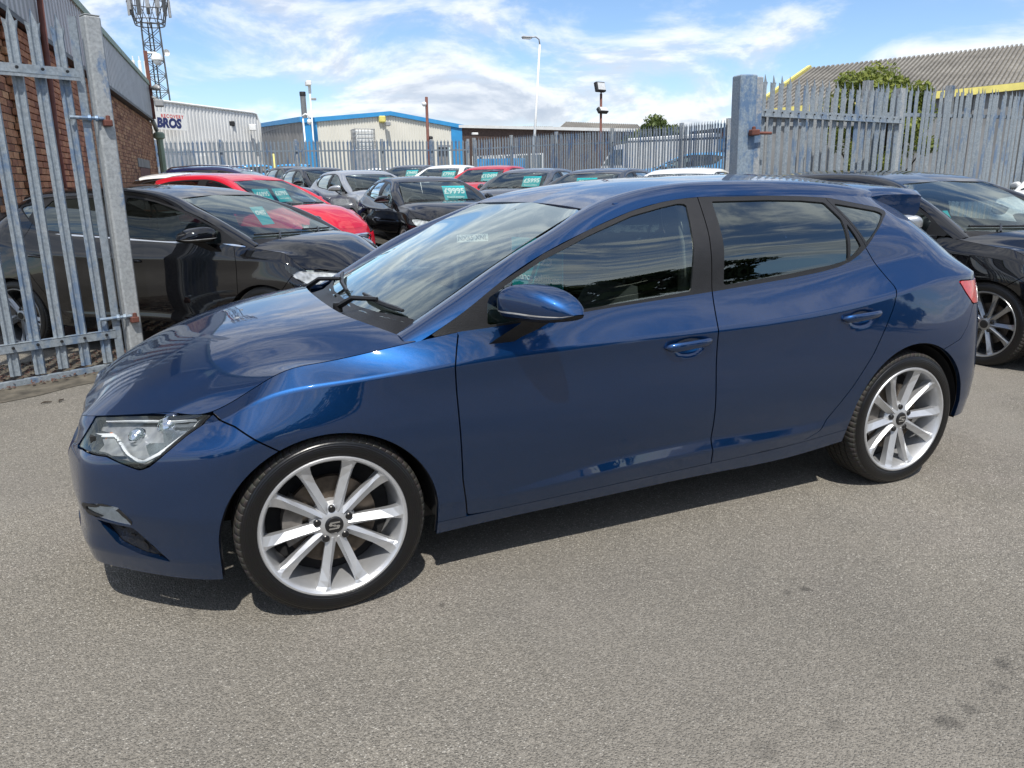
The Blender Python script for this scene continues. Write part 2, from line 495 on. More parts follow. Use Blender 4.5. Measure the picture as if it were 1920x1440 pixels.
pmat('plate_ink', (.012, .012, .014), .5, noise=.1, nscale=40)
glassmat('glass', (.72, .82, .785), .95)
glassmat('glass_side', (.72, .82, .785), 1.9)
glassmat('glass_dark', (.075, .095, .095), 1.45)
glassmat('glass_car', (.70, .78, .76), .6)
glassmat('lens', (.93, .94, .95), .8, ior=1.45)
def tyre_mat():
    m, nt, b = nodes_of('tyre'); N = nt.nodes; L = nt.links
    b.inputs['Roughness'].default_value = .55
    tc = N.new('ShaderNodeTexCoord'); sep = N.new('ShaderNodeSeparateXYZ'); L.new(tc.outputs['Object'], sep.inputs[0])
    def mt(op, a, c=None):
        n = N.new('ShaderNodeMath'); n.operation = op
        for i, v in enumerate((a, c)):
            if v is None: continue
            if isinstance(v, (int, float)): n.inputs[i].default_value = v
            else: L.new(v, n.inputs[i])
        return n.outputs[0]
    ang = mt('ARCTAN2', sep.outputs['Z'], sep.outputs['X'])
    rad = mt('SQRT', mt('ADD', mt('MULTIPLY', sep.outputs['X'], sep.outputs['X']), mt('MULTIPLY', sep.outputs['Z'], sep.outputs['Z'])))
    sip = mt('POWER', mt('ABSOLUTE', mt('SINE', mt('ADD', mt('MULTIPLY', ang, 38.0), mt('MULTIPLY', sep.outputs['Y'], 26.0)))), 0.35)
    mr = N.new('ShaderNodeMapRange'); mr.inputs['From Min'].default_value = .300; mr.inputs['From Max'].default_value = .308
    L.new(rad, mr.inputs['Value'])
    hgt = mt('MULTIPLY', sip, mr.outputs[0])
    bp = N.new('ShaderNodeBump'); bp.inputs['Strength'].default_value = .9; bp.inputs['Distance'].default_value = .008
    n = N.new('ShaderNodeTexNoise'); n.inputs['Scale'].default_value = 70; n.inputs['Detail'].default_value = 5; L.new(tc.outputs['Object'], n.inputs['Vector'])
    # concentric ribs of the sidewall
    rib = mt('MULTIPLY', mt('SINE', mt('MULTIPLY', rad, 900.0)), .04)
    L.new(mt('ADD', mt('ADD', hgt, rib), mt('MULTIPLY', n.outputs['Fac'], .08)), bp.inputs['Height']); L.new(bp.outputs[0], b.inputs['Normal'])
    mx = N.new('ShaderNodeMix'); mx.data_type = 'RGBA'; L.new(mr.outputs[0], mx.inputs['Factor'])
    mx.inputs['A'].default_value = (.006, .006, .007, 1); mx.inputs['B'].default_value = (.040, .036, .031, 1)
    mul = N.new('ShaderNodeMix'); mul.data_type = 'RGBA'; mul.blend_type = 'MULTIPLY'; mul.inputs['Factor'].default_value = .7
    L.new(mx.outputs['Result'], mul.inputs['A']); L.new(n.outputs['Color'], mul.inputs['B']); L.new(mul.outputs['Result'], b.inputs['Base Color'])
    mr2 = N.new('ShaderNodeMapRange'); mr2.inputs['To Min'].default_value = .30; mr2.inputs['To Max'].default_value = .75
    L.new(mr.outputs[0], mr2.inputs['Value']); L.new(mr2.outputs[0], b.inputs['Roughness'])
tyre_mat()
# ------------------------------------------------------------------ lettering: strokes on a unit cell (0..1 wide, 0..1.4 high)
_FONT = None
def text_mesh(txt, size, depth=.001, name='lettering', align='CENTER', bold=0.0, shear=0.0, space=1.0):
    cu = bpy.data.curves.new(name, 'FONT'); cu.body = txt; cu.size = size; cu.extrude = depth; cu.align_x = align; cu.align_y = 'CENTER'
    cu.offset = bold; cu.shear = shear; cu.space_character = space
    cu.resolution_u = 3
    o = bpy.data.objects.new('tmp', cu); COL.objects.link(o)
    dg = bpy.context.evaluated_depsgraph_get(); dg.update()
    me = bpy.data.meshes.new_from_object(o.evaluated_get(dg)); me.name = name
    bpy.data.objects.remove(o); bpy.data.curves.remove(cu)
    me.materials.clear()
    return me
def lettering(txt, size, mat, parent, loc, ex, ez, bold=0.0, shear=0.0, space=1.0, name='lettering', depth=.0008):
    """flat letters: reading direction ex, up ez, in the parent's space"""
    ex = Vector(ex).normalized(); ez = Vector(ez).normalized(); n = ex.cross(ez)
    me = text_mesh(txt, size, depth, name, bold=bold, shear=shear, space=space)
    o = obj(name, me, mat, parent)
    m = Matrix.Identity(4)
    for i in range(3): m[i][0] = ex[i]; m[i][1] = ez[i]; m[i][2] = n[i]; m[i][3] = loc[i]
    o.matrix_local = m
    return o
# ================================================================== the car body as feature rows
# x runs from the front axle to the rear, half widths positive, z up from the ground; columns go
# centre of nose -> corner -> along the side -> rear corner -> centre of tail
HERO_ROWS = [
 # r0 lower edge
 [(-.825,0,.170),(-.812,.25,.170),(-.777,.456,.175),(-.705,.58,.180),(-.50,.765,.180),(-.376,.832,.178),(-.18,.855,.180),(.05,.855,.184),(.445,.836,.190),(1.0,.840,.204),(1.54,.843,.213),(2.05,.848,.222),(2.4,.865,.262),(2.65,.872,.268),(2.9,.872,.270),(3.08,.845,.268),(3.27,.66,.26),(3.37,.35,.25),(3.40,0,.25)],
 # r1 lip / top of sill
 [(-.842,0,.245),(-.829,.25,.245),(-.790,.468,.245),(-.718,.598,.247),(-.50,.790,.250),(-.37,.860,.252),(-.18,.877,.250),(.05,.875,.246),(.445,.858,.242),(1.0,.863,.256),(1.54,.866,.269),(2.05,.869,.288),(2.4,.886,.325),(2.65,.893,.340),(2.9,.890,.350),(3.08,.863,.355),(3.29,.68,.36),(3.40,.36,.36),(3.43,0,.36)],
 # foot of the door scallop
 [(-0.838,0.0000,0.3061),(-0.824,0.2480,0.3061),(-0.785,0.4672,0.3061),(-0.714,0.6034,0.3069),(-0.494,0.7973,0.3080),(-0.364,0.8724,0.3438),(-0.180,0.8888,0.3337),(0.050,0.8862,0.3167),(0.445,0.8735,0.3000),(1.000,0.8870,0.3220),(1.540,0.8875,0.3340),(2.050,0.8885,0.3400),(2.400,0.8953,0.3715),(2.650,0.9011,0.3896),(2.900,0.8962,0.4058),(3.080,0.8680,0.4139),(3.296,0.6862,0.4220),(3.406,0.3600,0.4220),(3.433,0.0000,0.4220)],
 # r2 lower crease of the doors
 [(-0.845,0.0,0.4),(-0.831,0.25,0.4),(-0.791,0.47,0.4),(-0.722,0.61,0.4),(-0.5,0.805,0.4),(-0.36,0.88,0.4),(-0.18,0.896,0.385),(0.05,0.893,0.36),(0.445,0.879,0.318),(1.0,0.8775,0.366),(1.54,0.877,0.385),(2.05,0.883,0.376),(2.4,0.901,0.4),(2.65,0.906,0.42),(2.9,0.9,0.44),(3.08,0.871,0.45),(3.3,0.69,0.46),(3.41,0.36,0.46),(3.435,0.0,0.46)],
 # r3 widest line
 [(-.838,0,.51),(-.823,.25,.515),(-.777,.455,.535),(-.702,.60,.560),(-.49,.790,.59),(-.35,.874,.60),(-.18,.905,.61),(.05,.909,.60),(.445,.899,.575),(1.0,.8965,.565),(1.54,.8975,.565),(2.05,.8995,.575),(2.4,.908,.60),(2.65,.911,.62),(2.9,.900,.63),(3.08,.865,.635),(3.27,.69,.64),(3.38,.36,.64),(3.405,0,.64)],
 # r4 hollow under the shoulder
 [(-.815,0,.555),(-.798,.25,.560),(-.755,.445,.580),(-.66,.59,.605),(-.48,.760,.640),(-.345,.850,.655),(-.18,.890,.700),(.05,.898,.725),(.445,.8905,.735),(1.0,.8875,.745),(1.54,.8880,.748),(2.05,.8905,.762),(2.4,.893,.79),(2.65,.888,.82),(2.9,.871,.835),(3.08,.836,.84),(3.255,.67,.84),(3.355,.35,.84),(3.375,0,.84)],
 # r5 shoulder crease
 [(-.795,0,.598),(-.778,.25,.603),(-.738,.425,.624),(-.60,.585,.655),(-.465,.715,.684),(-.338,.812,.706),(-.18,.858,.778),(.05,.884,.806),(.445,.8915,.820),(1.0,.8895,.833),(1.54,.8895,.836),(2.05,.889,.854),(2.4,.879,.890),(2.65,.868,.926),(2.9,.846,.950),(3.06,.815,.960),(3.23,.65,.955),(3.33,.34,.95),(3.35,0,.95)],
 # r6 bonnet lip, bonnet gap, belt line
 [(-.770,0,.640),(-.755,.25,.646),(-.720,.405,.667),(-.53,.595,.701),(-.43,.682,.712),(-.341,.748,.722),(-.14,.800,.829),(.016,.806,.859),(.445,.852,.922),(1.0,.842,.953),(1.54,.826,.983),(2.05,.812,1.012),(2.4,.802,1.032),(2.65,.795,1.045),(2.86,.781,1.046),(2.99,.735,1.040),(3.17,.59,1.03),(3.26,.32,1.03),(3.29,0,1.03)],
 # r7 just above the belt
 [(-0.751,0.000,0.683),(-0.735,0.242,0.688),(-0.693,0.404,0.700),(-0.508,0.575,0.728),(-0.406,0.660,0.738),(-0.316,0.724,0.748),(-0.116,0.773,0.856),(0.039,0.780,0.886),(0.445,0.841,0.968),(1.000,0.831,0.999),(1.540,0.815,1.029),(2.050,0.801,1.058),(2.400,0.792,1.064),(2.642,0.783,1.073),(2.836,0.767,1.073),(2.958,0.722,1.068),(3.130,0.578,1.062),(3.220,0.312,1.064),(3.250,0.000,1.065)],
 # r8 mid glass
 [(-.70,0,.80),(-.68,.22,.80),(-.62,.40,.79),(-.45,.52,.80),(-.34,.60,.81),(-.25,.66,.82),(-.05,.70,.93),(.10,.71,.96),(.445,0.790,1.115),(1.0,0.797,1.125),(1.54,0.788,1.14),(2.05,0.778,1.15),(2.4,0.766,1.152),(2.62,0.752,1.15),(2.77,0.730,1.147),(2.87,0.688,1.145),(3.02,.545,1.15),(3.11,.29,1.155),(3.14,0,1.16)],
 # r8 upper glass
 [(-.60,0,.90),(-.58,.20,.90),(-.52,.35,.89),(-.36,.45,.90),(-.25,.52,.91),(-.16,.57,.92),(.05,.61,1.04),(.20,.62,1.08),(.445,0.700,1.25),(1.0,0.716,1.25),(1.54,0.712,1.255),(2.05,0.703,1.26),(2.4,0.690,1.256),(2.60,0.672,1.25),(2.71,.638,1.245),(2.79,.598,1.243),(2.91,.475,1.25),(2.98,.26,1.26),(3.005,0,1.265)],
 # r9 roof rail
 [(-.50,0,1.0),(-.48,.18,1.0),(-.42,.30,.99),(-.27,.40,1.0),(-.16,.46,1.01),(-.07,.50,1.02),(.15,.54,1.15),(.30,.55,1.19),(.445,0.620,1.34),(1.0,0.640,1.335),(1.54,0.632,1.345),(2.05,0.624,1.342),(2.4,0.612,1.330),(2.58,0.594,1.318),(2.68,.555,1.305),(2.75,.520,1.300),(2.85,.42,1.305),(2.91,.235,1.315),(2.93,0,1.32)],
]
HERO_BONNET = [
 [(-.770,0,.642),(-.755,.25,.648),(-.720,.405,.669),(-.53,.595,.703),(-.341,.748,.724)],
 [(-.705,0,.705),(-.692,.25,.704),(-.645,.425,.706),(-.455,.605,.738),(-.262,.779,.779)],
 [(-.52,0,.816),(-.51,.26,.813),(-.455,.46,.798),(-.30,.63,.803),(-.14,.799,.830)],
 [(-.26,0,.903),(-.255,.27,.899),(-.225,.48,.882),(-.12,.65,.862),(.016,.805,.861)],
 [(-.03,0,.940),(-.03,.27,.937),(-.02,.49,.924),(.06,.655,.902),(.18,.812,.880)],
 [(.14,0,.958),(.145,.25,.956),(.165,.45,.950),(.225,.62,.934),(.325,.803,.902)],
]
# pillar / rail strip: lower edge (top of the glass frame) and upper edge (screen edge, then roof)
HERO_E1 = [(.300,.838,.884),(.503,.842,.995),(.634,.828,1.077),(.824,.789,1.167),(1.044,.722,1.237),(1.273,.665,1.300),(1.421,.644,1.328),(1.615,.635,1.344),(1.965,.629,1.341),(2.33,.610,1.326),(2.58,.580,1.317),(2.70,.549,1.304)]
HERO_E2 = [(.285,.745,.917),(.445,.690,.993),(.584,.660,1.060),(.790,.627,1.162),(.93,.603,1.228),(1.087,.570,1.303),(1.45,.525,1.390),(1.95,.520,1.405),(2.30,.508,1.393),(2.60,.475,1.362),(2.76,.44,1.340)]
HERO_ROOFC = [(1.147,1.322),(1.25,1.356),(1.43,1.398),(1.73,1.426),(2.04,1.434),(2.38,1.430),(2.66,1.408),(2.86,1.380)]
HERO_WS_BOT = [(.235,0,.938),(.245,.25,.938),(.275,.45,.940),(.318,.62,.944),(.345,.716,.944)]
HERO_WS_TOP = [(1.147,0,1.322),(1.143,.25,1.319),(1.125,.43,1.312),(1.105,.52,1.307),(1.087,.570,1.303)]
HERO_SPEC = dict(rows=HERO_ROWS, bonnet=HERO_BONNET, e1=HERO_E1, e2=HERO_E2, roofc=HERO_ROOFC, ws_bot=HERO_WS_BOT, ws_top=HERO_WS_TOP)

def resample(pts, n):
    p = np.asarray(pts, float); d = np.concatenate([[0], np.cumsum(np.linalg.norm(np.diff(p, axis=0), axis=1))])
    return nspline(d, p, np.linspace(0, d[-1], n))
def car_surfaces(sp, du=.011, dv=.012):
    S = {}
    S['body'] = Grid(sp['rows'], du, dv, creases=(1, 2, 3, 6))
    S['bonnet'] = Grid(sp['bonnet'], du * 1.2, du * 1.2, sym=(True, False))
    # make the bonnet follow the wing and nose edge exactly
    g = S['body']; bo = S['bonnet']; r6 = int(np.argmin(np.abs(g.V[:, 0] - 7))); cur = g.P[r6]; uu = g.U[r6]
    nose_ = cur[uu <= 5.02]; wing_ = cur[(uu >= 4.98) & (cur[:, 0] < 1.0)]
    nr, nc = bo.P.shape[:2]
    t0 = np.linspace(0, 1, nc); dn = np.concatenate([[0], np.cumsum(np.linalg.norm(np.diff(nose_, axis=0), axis=1))]); db = np.concatenate([[0], np.cumsum(np.linalg.norm(np.diff(bo.P[0], axis=0), axis=1))])
    tgt = np.stack([np.interp(db / db[-1] * dn[-1], dn, nose_[:, k]) for k in range(3)], 1) + [0, 0, .0015]
    w = np.clip(1 - np.arange(nr) / (nr * .30), 0, 1) ** 2
    bo.P += (tgt - bo.P[0])[None] * w[:, None, None]
    x = bo.P[:, -1, 0]; tg = np.stack([x, np.interp(x, wing_[:, 0], wing_[:, 1]) - .003, np.interp(x, wing_[:, 0], wing_[:, 2]) + .0015], 1)
    w = np.clip(1 - (nc - 1 - np.arange(nc)) / (nc * .35), 0, 1) ** 2
    bo.P += (tg - bo.P[:, -1])[:, None] * w[None, :, None]
    bo.normals()
    # pillar and roof rail: section bulges outwards between its two edges
    n = 60
    e1 = resample(sp['e1'], n); e2 = resample(sp['e2'], n)
    c = np.stack([e1[:, 0] * .5 + e2[:, 0] * .5, np.zeros(n) + .1, np.full(n, .75)], 1)
    mid = (e1 + e2) / 2; d = e2 - e1
    tan = np.gradient(mid, axis=0); nrm = np.cross(tan, d); nrm /= np.linalg.norm(nrm, axis=1, keepdims=True)
    sgn = np.sign((nrm * (mid - c)).sum(1, keepdims=True)); nrm *= sgn
    w = np.linalg.norm(d, axis=1, keepdims=True)
    net = np.stack([e1, e1 + d * .3 + nrm * w * .13, e1 + d * .68 + nrm * w * .12, e2])
    S['rail'] = Grid(net, du, .01, sym=(False, False)); 
    S['e1'] = e1; S['e2'] = e2
    # roof: from the rail edge to the centre line
    rc = np.asarray(sp['roofc']); xs = np.linspace(0, 1, 40)
    tt = np.concatenate([[0], np.cumsum(np.linalg.norm(np.diff(rc, axis=0), axis=1))]); tt /= tt[-1]
    cen = nspline(tt, rc, xs)
    k0 = int(np.argmin(np.linalg.norm(e2 - np.array(sp['ws_top'][-1]), axis=1)))
    edge = resample(e2[k0:], 40); inner = resample((e1 + d * .68 + nrm * w * .12)[k0:], 40)
    rows = []
    for f in (0, .18, .4, .7, 1.0):
        y = edge[:, 1] * (1 - f)
        base = edge[:, 2] + (cen[:, 1] - edge[:, 2]) * (1 - (1 - f) ** 2.2)
        fx = f ** .8
        x = edge[:, 0] * (1 - fx) + cen[:, 0] * fx
        rows.append(np.stack([x, y, base], 1))
    S['roof'] = Grid(np.stack(rows), du * 1.2, du * 1.2, sym=(False, False))
    S['roof'].P[-1, :, 1] = 0
    # windscreen
    b = np.asarray(sp['ws_bot'], float); t = np.asarray(sp['ws_top'], float)
    rws = []
    for f in np.linspace(0, 1, 6):
        p = b * (1 - f) + t * f
        bow = .022 * math.sin(math.pi * f)
        p = p + np.array([-.42, 0, .90]) * bow * (1 - (p[:, 1:2] / .75) ** 2 * .7)
        rws.append(p)
    S['screen'] = Grid(np.stack(rws), .02, .02, sym=(True, False))
    return S

# ==== END SURF
# ------------------------------------------------------------------ outlines in side view (x, z)
HERO_TRIM = dict(
 arch_f=(0.0, .30, .366, .346), arch_r=(2.650, .30, .362, .377),
 headlight=[(-.697,.672),(-.60,.688),(-.52,.700),(-.42,.711),(-.337,.7195),(-.418,.668),(-.482,.622),(-.538,.574),(-.568,.559),(-.609,.570),(-.665,.586),(-.751,.575),(-.770,.567)],
 drl=[[(-.735,.617),(-.648,.637),(-.582,.587),(-.572,.583),(-.560,.585),(-.372,.7065)]], drl2=[[(-.365,.7115),(-.52,.691),(-.675,.664)]],
 fog=[(-.777,.408),(-.70,.428),(-.650,.424),(-.624,.396),(-.603,.362),(-.675,.366),(-.750,.376)],
 mesh=[(-.726,.365),(-.675,.360),(-.613,.357),(-.513,.246),(-.608,.261),(-.673,.287)],
 bshut=[(-.10,.58),(-.161,.615),(-.221,.656),(-.277,.699),(-.334,.7215)],
 fd=[(.471,.918),(.444,.817),(.446,.722),(.458,.40),(.479,.249)],
 bs=[(1.551,.990),(1.542,.837),(1.538,.675),(1.542,.364),(1.557,.271)],
 rd=[(2.403,1.106),(2.521,.932),(2.492,.852),(2.440,.763),(2.377,.656),(2.270,.516),(2.159,.389),(2.12,.33),(2.06,.300),(1.954,.283)],
 dlo=[(.362,.912),(.481,.927),(.946,.951),(1.549,.982),(1.956,1.007),(2.13,1.022),(2.227,1.035),(2.305,1.056),(2.358,1.080),(2.405,1.109),(2.478,1.163),(2.584,1.226),(2.628,1.245),(2.635,1.258),(2.596,1.272),(2.313,1.322),(2.15,1.333),(1.965,1.340),(1.615,1.343),(1.529,1.341),(1.421,1.328),(1.273,1.300),(1.044,1.237),(.824,1.167),(.634,1.078),(.503,.995)],
 glass_f=[(.578,.940),(.947,.962),(1.213,.976),(1.453,.992),(1.472,1.09),(1.500,1.21),(1.532,1.318),(1.492,1.321),(1.411,1.309),(1.263,1.282),(1.036,1.218),(.819,1.147),(.696,1.090),(.587,1.030)],
 glass_r=[(1.610,1.003),(1.622,1.10),(1.640,1.22),(1.660,1.325),(1.952,1.323),(2.136,1.316),(2.268,1.304),(2.312,1.232),(2.290,1.062),(2.195,1.047),(1.959,1.026)],
 glass_x=[(2.326,1.220),(2.376,1.117),(2.339,1.088),(2.305,1.070)],
 glass_q=[(2.320,1.299),(2.559,1.260),(2.601,1.247),(2.413,1.128)],
 rb=[(2.72,.60),(2.85,.640),(2.94,.665),(3.0,.72),(3.05,.81),(3.12,.835)],
 tail=[(2.935,.936),(3.14,.925),(3.30,.925),(3.30,.83),(3.10,.815),(3.051,.820),(2.989,.875)],
 handles=[(1.402,.788),(2.300,.822)], handle_len=.225,
)
def seg_dist(pl, X, Z):
    d = np.full(X.shape, 1e9)
    for a, b in zip(pl[:-1], pl[1:]):
        a = np.array(a); e = np.array(b) - a
        t = np.clip(((X - a[0]) * e[0] + (Z - a[1]) * e[1]) / max(e @ e, 1e-12), 0, 1)
        d = np.minimum(d, np.hypot(X - a[0] - e[0] * t, Z - a[1] - e[1] * t))
    return d
def build_body(root, sp, T, M_, du=.011, hero=False, tint_r='glass_dark', tint_f='glass', gap=.0028):
    """all sheet metal, glass and lamps of one car, as parts under root; M_ names its materials"""
    S = car_surfaces(sp, du, du * 1.1)
    g = S['body']
    if hero:   # finger scoops behind the handles
        for (hx, hz) in T['handles']:
            q = ((g.P[..., 0] - hx - .005) / .082) ** 2 + ((g.P[..., 2] - hz + .004) / .034) ** 2
            d = np.where(q < 1, (1 - q) ** 1.5, 0) * .020
            g.P = g.P - g.N * d[..., None]
        g.normals()
        # step above the splitter lip
    X, Y, Z = g.P[..., 0], g.P[..., 1], g.P[..., 2]
    V = g.V
    inp = lambda poly: sdf_poly(poly, X, Z)
    def arch(a):
        cx, cz, ra, rb = a
        q = np.where(Z > cz, np.sqrt(((X - cx) / ra) ** 2 + ((Z - cz) / rb) ** 2), np.abs(X - cx) / ra)
        return (1 - q) * ra                       # positive inside the opening
    aF, aR = arch(T['arch_f']), arch(T['arch_r'])
    dlo = inp(T['dlo']); r6 = (V - 7) * .1
    bp = T['bshut']; bumper_poly = [(-1.4, -.2), (-.08, -.2), (-.08, .57)] + bp + [(-.42, .735), (-.60, .74), (-1.4, .74)]
    fb = inp(bumper_poly)
    hl = inp(T['headlight']); hl = np.where(X < -.2, hl, 1.0)
    fd, bs, rd = T['fd'], T['bs'], T['rd']
    upper_front = [(.30, 1.5), (.30, .885), (.40, .913)]
    def put(name, fields, mat, flange=.012, off=0.0, sides=(1, -1), parent=None, grid=None):
        tr = trim(grid or g, fields, off); out = []
        if len(tr[2]) == 0: print('EMPTY', name); return [None, None]
        for sd in sides:
            p = parent[0 if sd > 0 else 1] if isinstance(parent, (list, tuple)) else (parent or root)
            out.append(obj(name, panel_mesh(name, [tr], flange, mirror=(sd < 0)), M_.get(mat, mat), p))
        return out
    def both(name, fields, mat, flange=.012, off=0.0, parent=None, grid=None):
        tr = trim(grid or g, fields, off)
        if len(tr[2]) == 0: print('EMPTY', name); return None
        return obj(name, panel_mesh(name, [tr], flange, both=True), M_.get(mat, mat), parent or root)
    # ---- nose
    YF, ZF = Y, Z
    def front(poly):
        return np.where(X < T.get('grille_x', -.55), sdf_poly(poly, Y, Z), 1.0)
    gr = front(T.get('grille', [(0, .618), (.27, .622), (.345, .600), (.255, .485), (0, .475)]))
    lo = front(T.get('intake', [(0, .375), (.40, .375), (.36, .25), (0, .245)]))
    ex = [fb + gap, -hl + gap, -gr, -lo, r6 + .0006, aF + .0, V * .1 * 0 - 1]
    fog = inp(T['fog']) if T.get('fog') else None; ms = inp(T['mesh']) if T.get('mesh') else None
    if fog is not None: ex += [-np.where(X < -.3, fog, 1.0)]
    if ms is not None: ex += [-np.where(X < -.3, ms, 1.0)]
    bum = both('front_bumper', ex, 'paint', .02)
    both('grille', [gr], 'grille', .0, -.03, bum)
    both('lower_grille', [lo], 'grille', .0, -.03, bum)
    if T.get('chrome'):
        pl = T['chrome']; both('grille_surround', [np.where(X < -.5, seg_dist(pl, Y, Z) - .011, 1.0)], 'chrome', .008, .006, bum)
    if T.get('slats'):
        for zz in T['slats']:
            both('grille_bar', [gr + .004, np.abs(Z - zz) - .006], 'slat', .01, -.012, bum)
    if ms is not None: put('bumper_vent', [np.where(X < -.3, ms, 1.0)], 'grille', .0, -.022, parent=bum)
    if ms is not None and hero:
        for k in range(4):
            a = (-.712 + .040 * k, .352 - .018 * k); b = (-.640 + .028 * k, .322 - .026 * k)
            put('vent_slat', [np.where(X < -.3, ms, 1.0) + .003, seg_dist([a, ((a[0] + b[0]) / 2 + .014, (a[1] + b[1]) / 2 + .008), b], X, Z) - .0035], 'trim', .006, -.012, parent=bum)
    if fog is not None:
        fl = put('fog_light', [np.where(X < -.3, fog, 1.0)], 'foglamp', .014, -.006, parent=None)
        put('lens', [np.where(X < -.3, fog, 1.0) + .004], 'lens', .0, -.002, parent=fl)
        put('bezel', [np.abs(np.where(X < -.3, fog, 1.0) + .0055) - .0055], 'trim', .01, .002, parent=fl)
    # ---- headlights
    hb = put('headlight', [hl + gap], 'bowl', .012, -.034 if hero else -.008)
    put('lens', [hl + gap], 'lens', .006, .0012, parent=hb)
    put('bezel', [np.abs(hl + .0045) - .0035], 'trim', .02, -.004, parent=hb)
    for pl in T.get('drl', []):
        put('light_strip', [hl + .004, seg_dist(pl, X, Z) - .0040], 'led', .010, -.011, parent=hb)
    for pl in T.get('drl2', []):
        put('light_strip', [hl + .003, seg_dist(pl, X, Z) - .0022], 'led', .010, -.009, parent=hb)
    for (poly, mt, of) in T.get('hl_bits', []):
        put('reflector', [hl + .006, inp(poly)], mt, .02, of, parent=hb)
    # ---- wings, doors, quarters
    wing_poly = [(-.02, .0)] + [(.30, .0)] + [(p[0] - gap, p[1]) for p in fd[::-1]] + [(.455, .96), (.2, .96)] + [(-.40, .80)] + bp[::-1]
    wing_poly = [(-.06, .10), (.45, .10)] + [(p[0] - gap, p[1]) for p in fd[::-1]] + [(.47, .93), (.34, .93), (.25, 1.0), (-.45, .9)] + [(p[0] + gap * .7, p[1] + gap * .7) for p in bp[::-1]]
    put('front_wing', [inp(wing_poly), aF, r6 + .0006, -(V - 1) * .08 + .002, -dlo], 'paint', .016)
    sill_poly = [(.36, 0), (2.34, 0), (2.34, .42), (.36, .42)]
    put('sill', [inp(sill_poly), (V - 1) * .08 + .001, aF, aR], 'paint', .02)
    top_f = [(.60, 1.02), (.36, .93)]
    fdoor = [(p[0] + gap, p[1]) for p in fd] + [(bs[-1][0] - gap, .20)] + [(p[0] - gap, p[1]) for p in bs[::-1]] + [(bs[0][0], 1.02), (.42, 1.0)]
    fdp = put('front_door', [inp(fdoor), -dlo, (V - 7.12) * .1, -(V - 1) * .08 + .002, aF], 'paint', .016)
    rdoor = [(bs[0][0] + .02, 1.10)] + [(p[0] + gap, p[1]) for p in bs] + [(1.6, .2), (1.9, .2)] + [(p[0] - gap, p[1]) for p in rd[::-1]] + [(2.40, 1.13)]
    rdp = put('rear_door', [inp(rdoor), -dlo, -(V - 1) * .08 + .002, aR], 'paint', .016)
    rb = T['rb']
    tl = np.where(X > 2.5, inp(T['tail']), 1.0)
    quarter = [(p[0] + gap, p[1]) for p in rd] + [(1.8, .285), (1.8, .10), (2.72, .10), (2.72, .5)] + [(p[0] - .001, p[1] + gap) for p in rb] + [(3.5, .83), (3.5, 1.6), (1.2, 1.6), (1.2, 1.325), (2.2, 1.31)]
    hatch = (g.U - 15.25 - np.clip((Z - .95) * 1.2, -.2, .35)) * .15
    put('rear_quarter', [inp(quarter), -dlo, aR, -tl + gap, hatch + .002, -(V - 1) * .08 + .002, np.where(X < 2.2, -1.0 + 2 * (Z > 1.0) * (Z < 1.30), -1.0)], 'paint', .014)
    rbp = [(2.60, -.2), (4.0, -.2), (4.0, .845)] + rb[::-1] + [(2.60, .56)]
    both('rear_bumper', [inp(rbp), aR, -tl + gap, -(g.U - 12.5)], 'paint', .02)
    both('tailgate', [-hatch + .002, -(Z - .845), -tl + gap, np.where(Z > 1.04, sdf_poly([(0, 1.02), (.56, 1.02), (.40, 1.30), (0, 1.31)], Y, Z) * -1, -1.0)], 'paint', .012)
    both('rear_screen', [np.where(X > 2.6, sdf_poly([(0, 1.03), (.55, 1.03), (.39, 1.295), (0, 1.305)], Y, Z), 1.0), -hatch], tint_r, .0, -.004)
    tb = put('tail_light', [tl + gap], 'red', .02, .002)
    # ---- side glass and its black surround
    split = [(1.545, .9), (1.551, .99), (1.565, 1.15), (1.605, 1.36)]
    sx = np.interp(Z, [p[1] for p in split], [p[0] for p in split])
    gf, gr_, gx, gq = inp(T['glass_f']), inp(T['glass_r']), inp(T['glass_x']), inp(T['glass_q'])
    tf = put('window_frame', [dlo, -gf, X - sx + .0022], 'trim', .010, -.0005, parent=fdp)
    qs = np.interp(Z, [1.10, 1.31], [2.410, 2.297])
    put('window_frame', [dlo, -gr_, -gx, -(X - sx) + .0022, X - qs], 'trim', .010, -.0005, parent=rdp)
    put('quarter_frame', [dlo, -gq, -(X - qs) + .003], 'trim', .010, -.0005)
    put('window', [gf - .006], 'glass_side' if hero else tint_f, .0, -.006, parent=fdp)
    put('window', [gr_ - .006], tint_r, .0, -.006, parent=rdp)
    put('window', [gx - .005], tint_r, .0, -.006, parent=rdp)
    put('quarter_window', [gq - .005], tint_r, .0, -.006)
    # ---- top
    both('bonnet', [np.zeros_like(S['bonnet'].V) - 1], 'paint', .02, 0.0, grid=S['bonnet'])
    put('roof_rail', [], 'paint', .01, grid=S['rail'])
    both('roof', [], 'roof', .01, grid=S['roof'])
    both('windscreen', [], tint_f, .0, grid=S['screen'])
    sc = S['screen']
    band = np.maximum.reduce([.035 - sc.V / 5 * .8, (sc.V - 4.86) * .16, sc.P[..., 1] - (sc.P[:, -1:, 1] - .026)])
    both('screen_border', [-band], 'trim', .0, -.003, grid=sc)
    # ---- inner shell that closes the gaps, and wheel housings
    cut = [aF - .004, aR - .004, (V - 6.5) * .1, -hl + .004, -gr, -lo, -tl]
    if fog is not None: cut.append(-np.where(X < -.3, fog, 1.0))
    if ms is not None: cut.append(-np.where(X < -.3, ms, 1.0))
    both('inner_shell', cut, 'dark', .0, -.018)
    return S, g
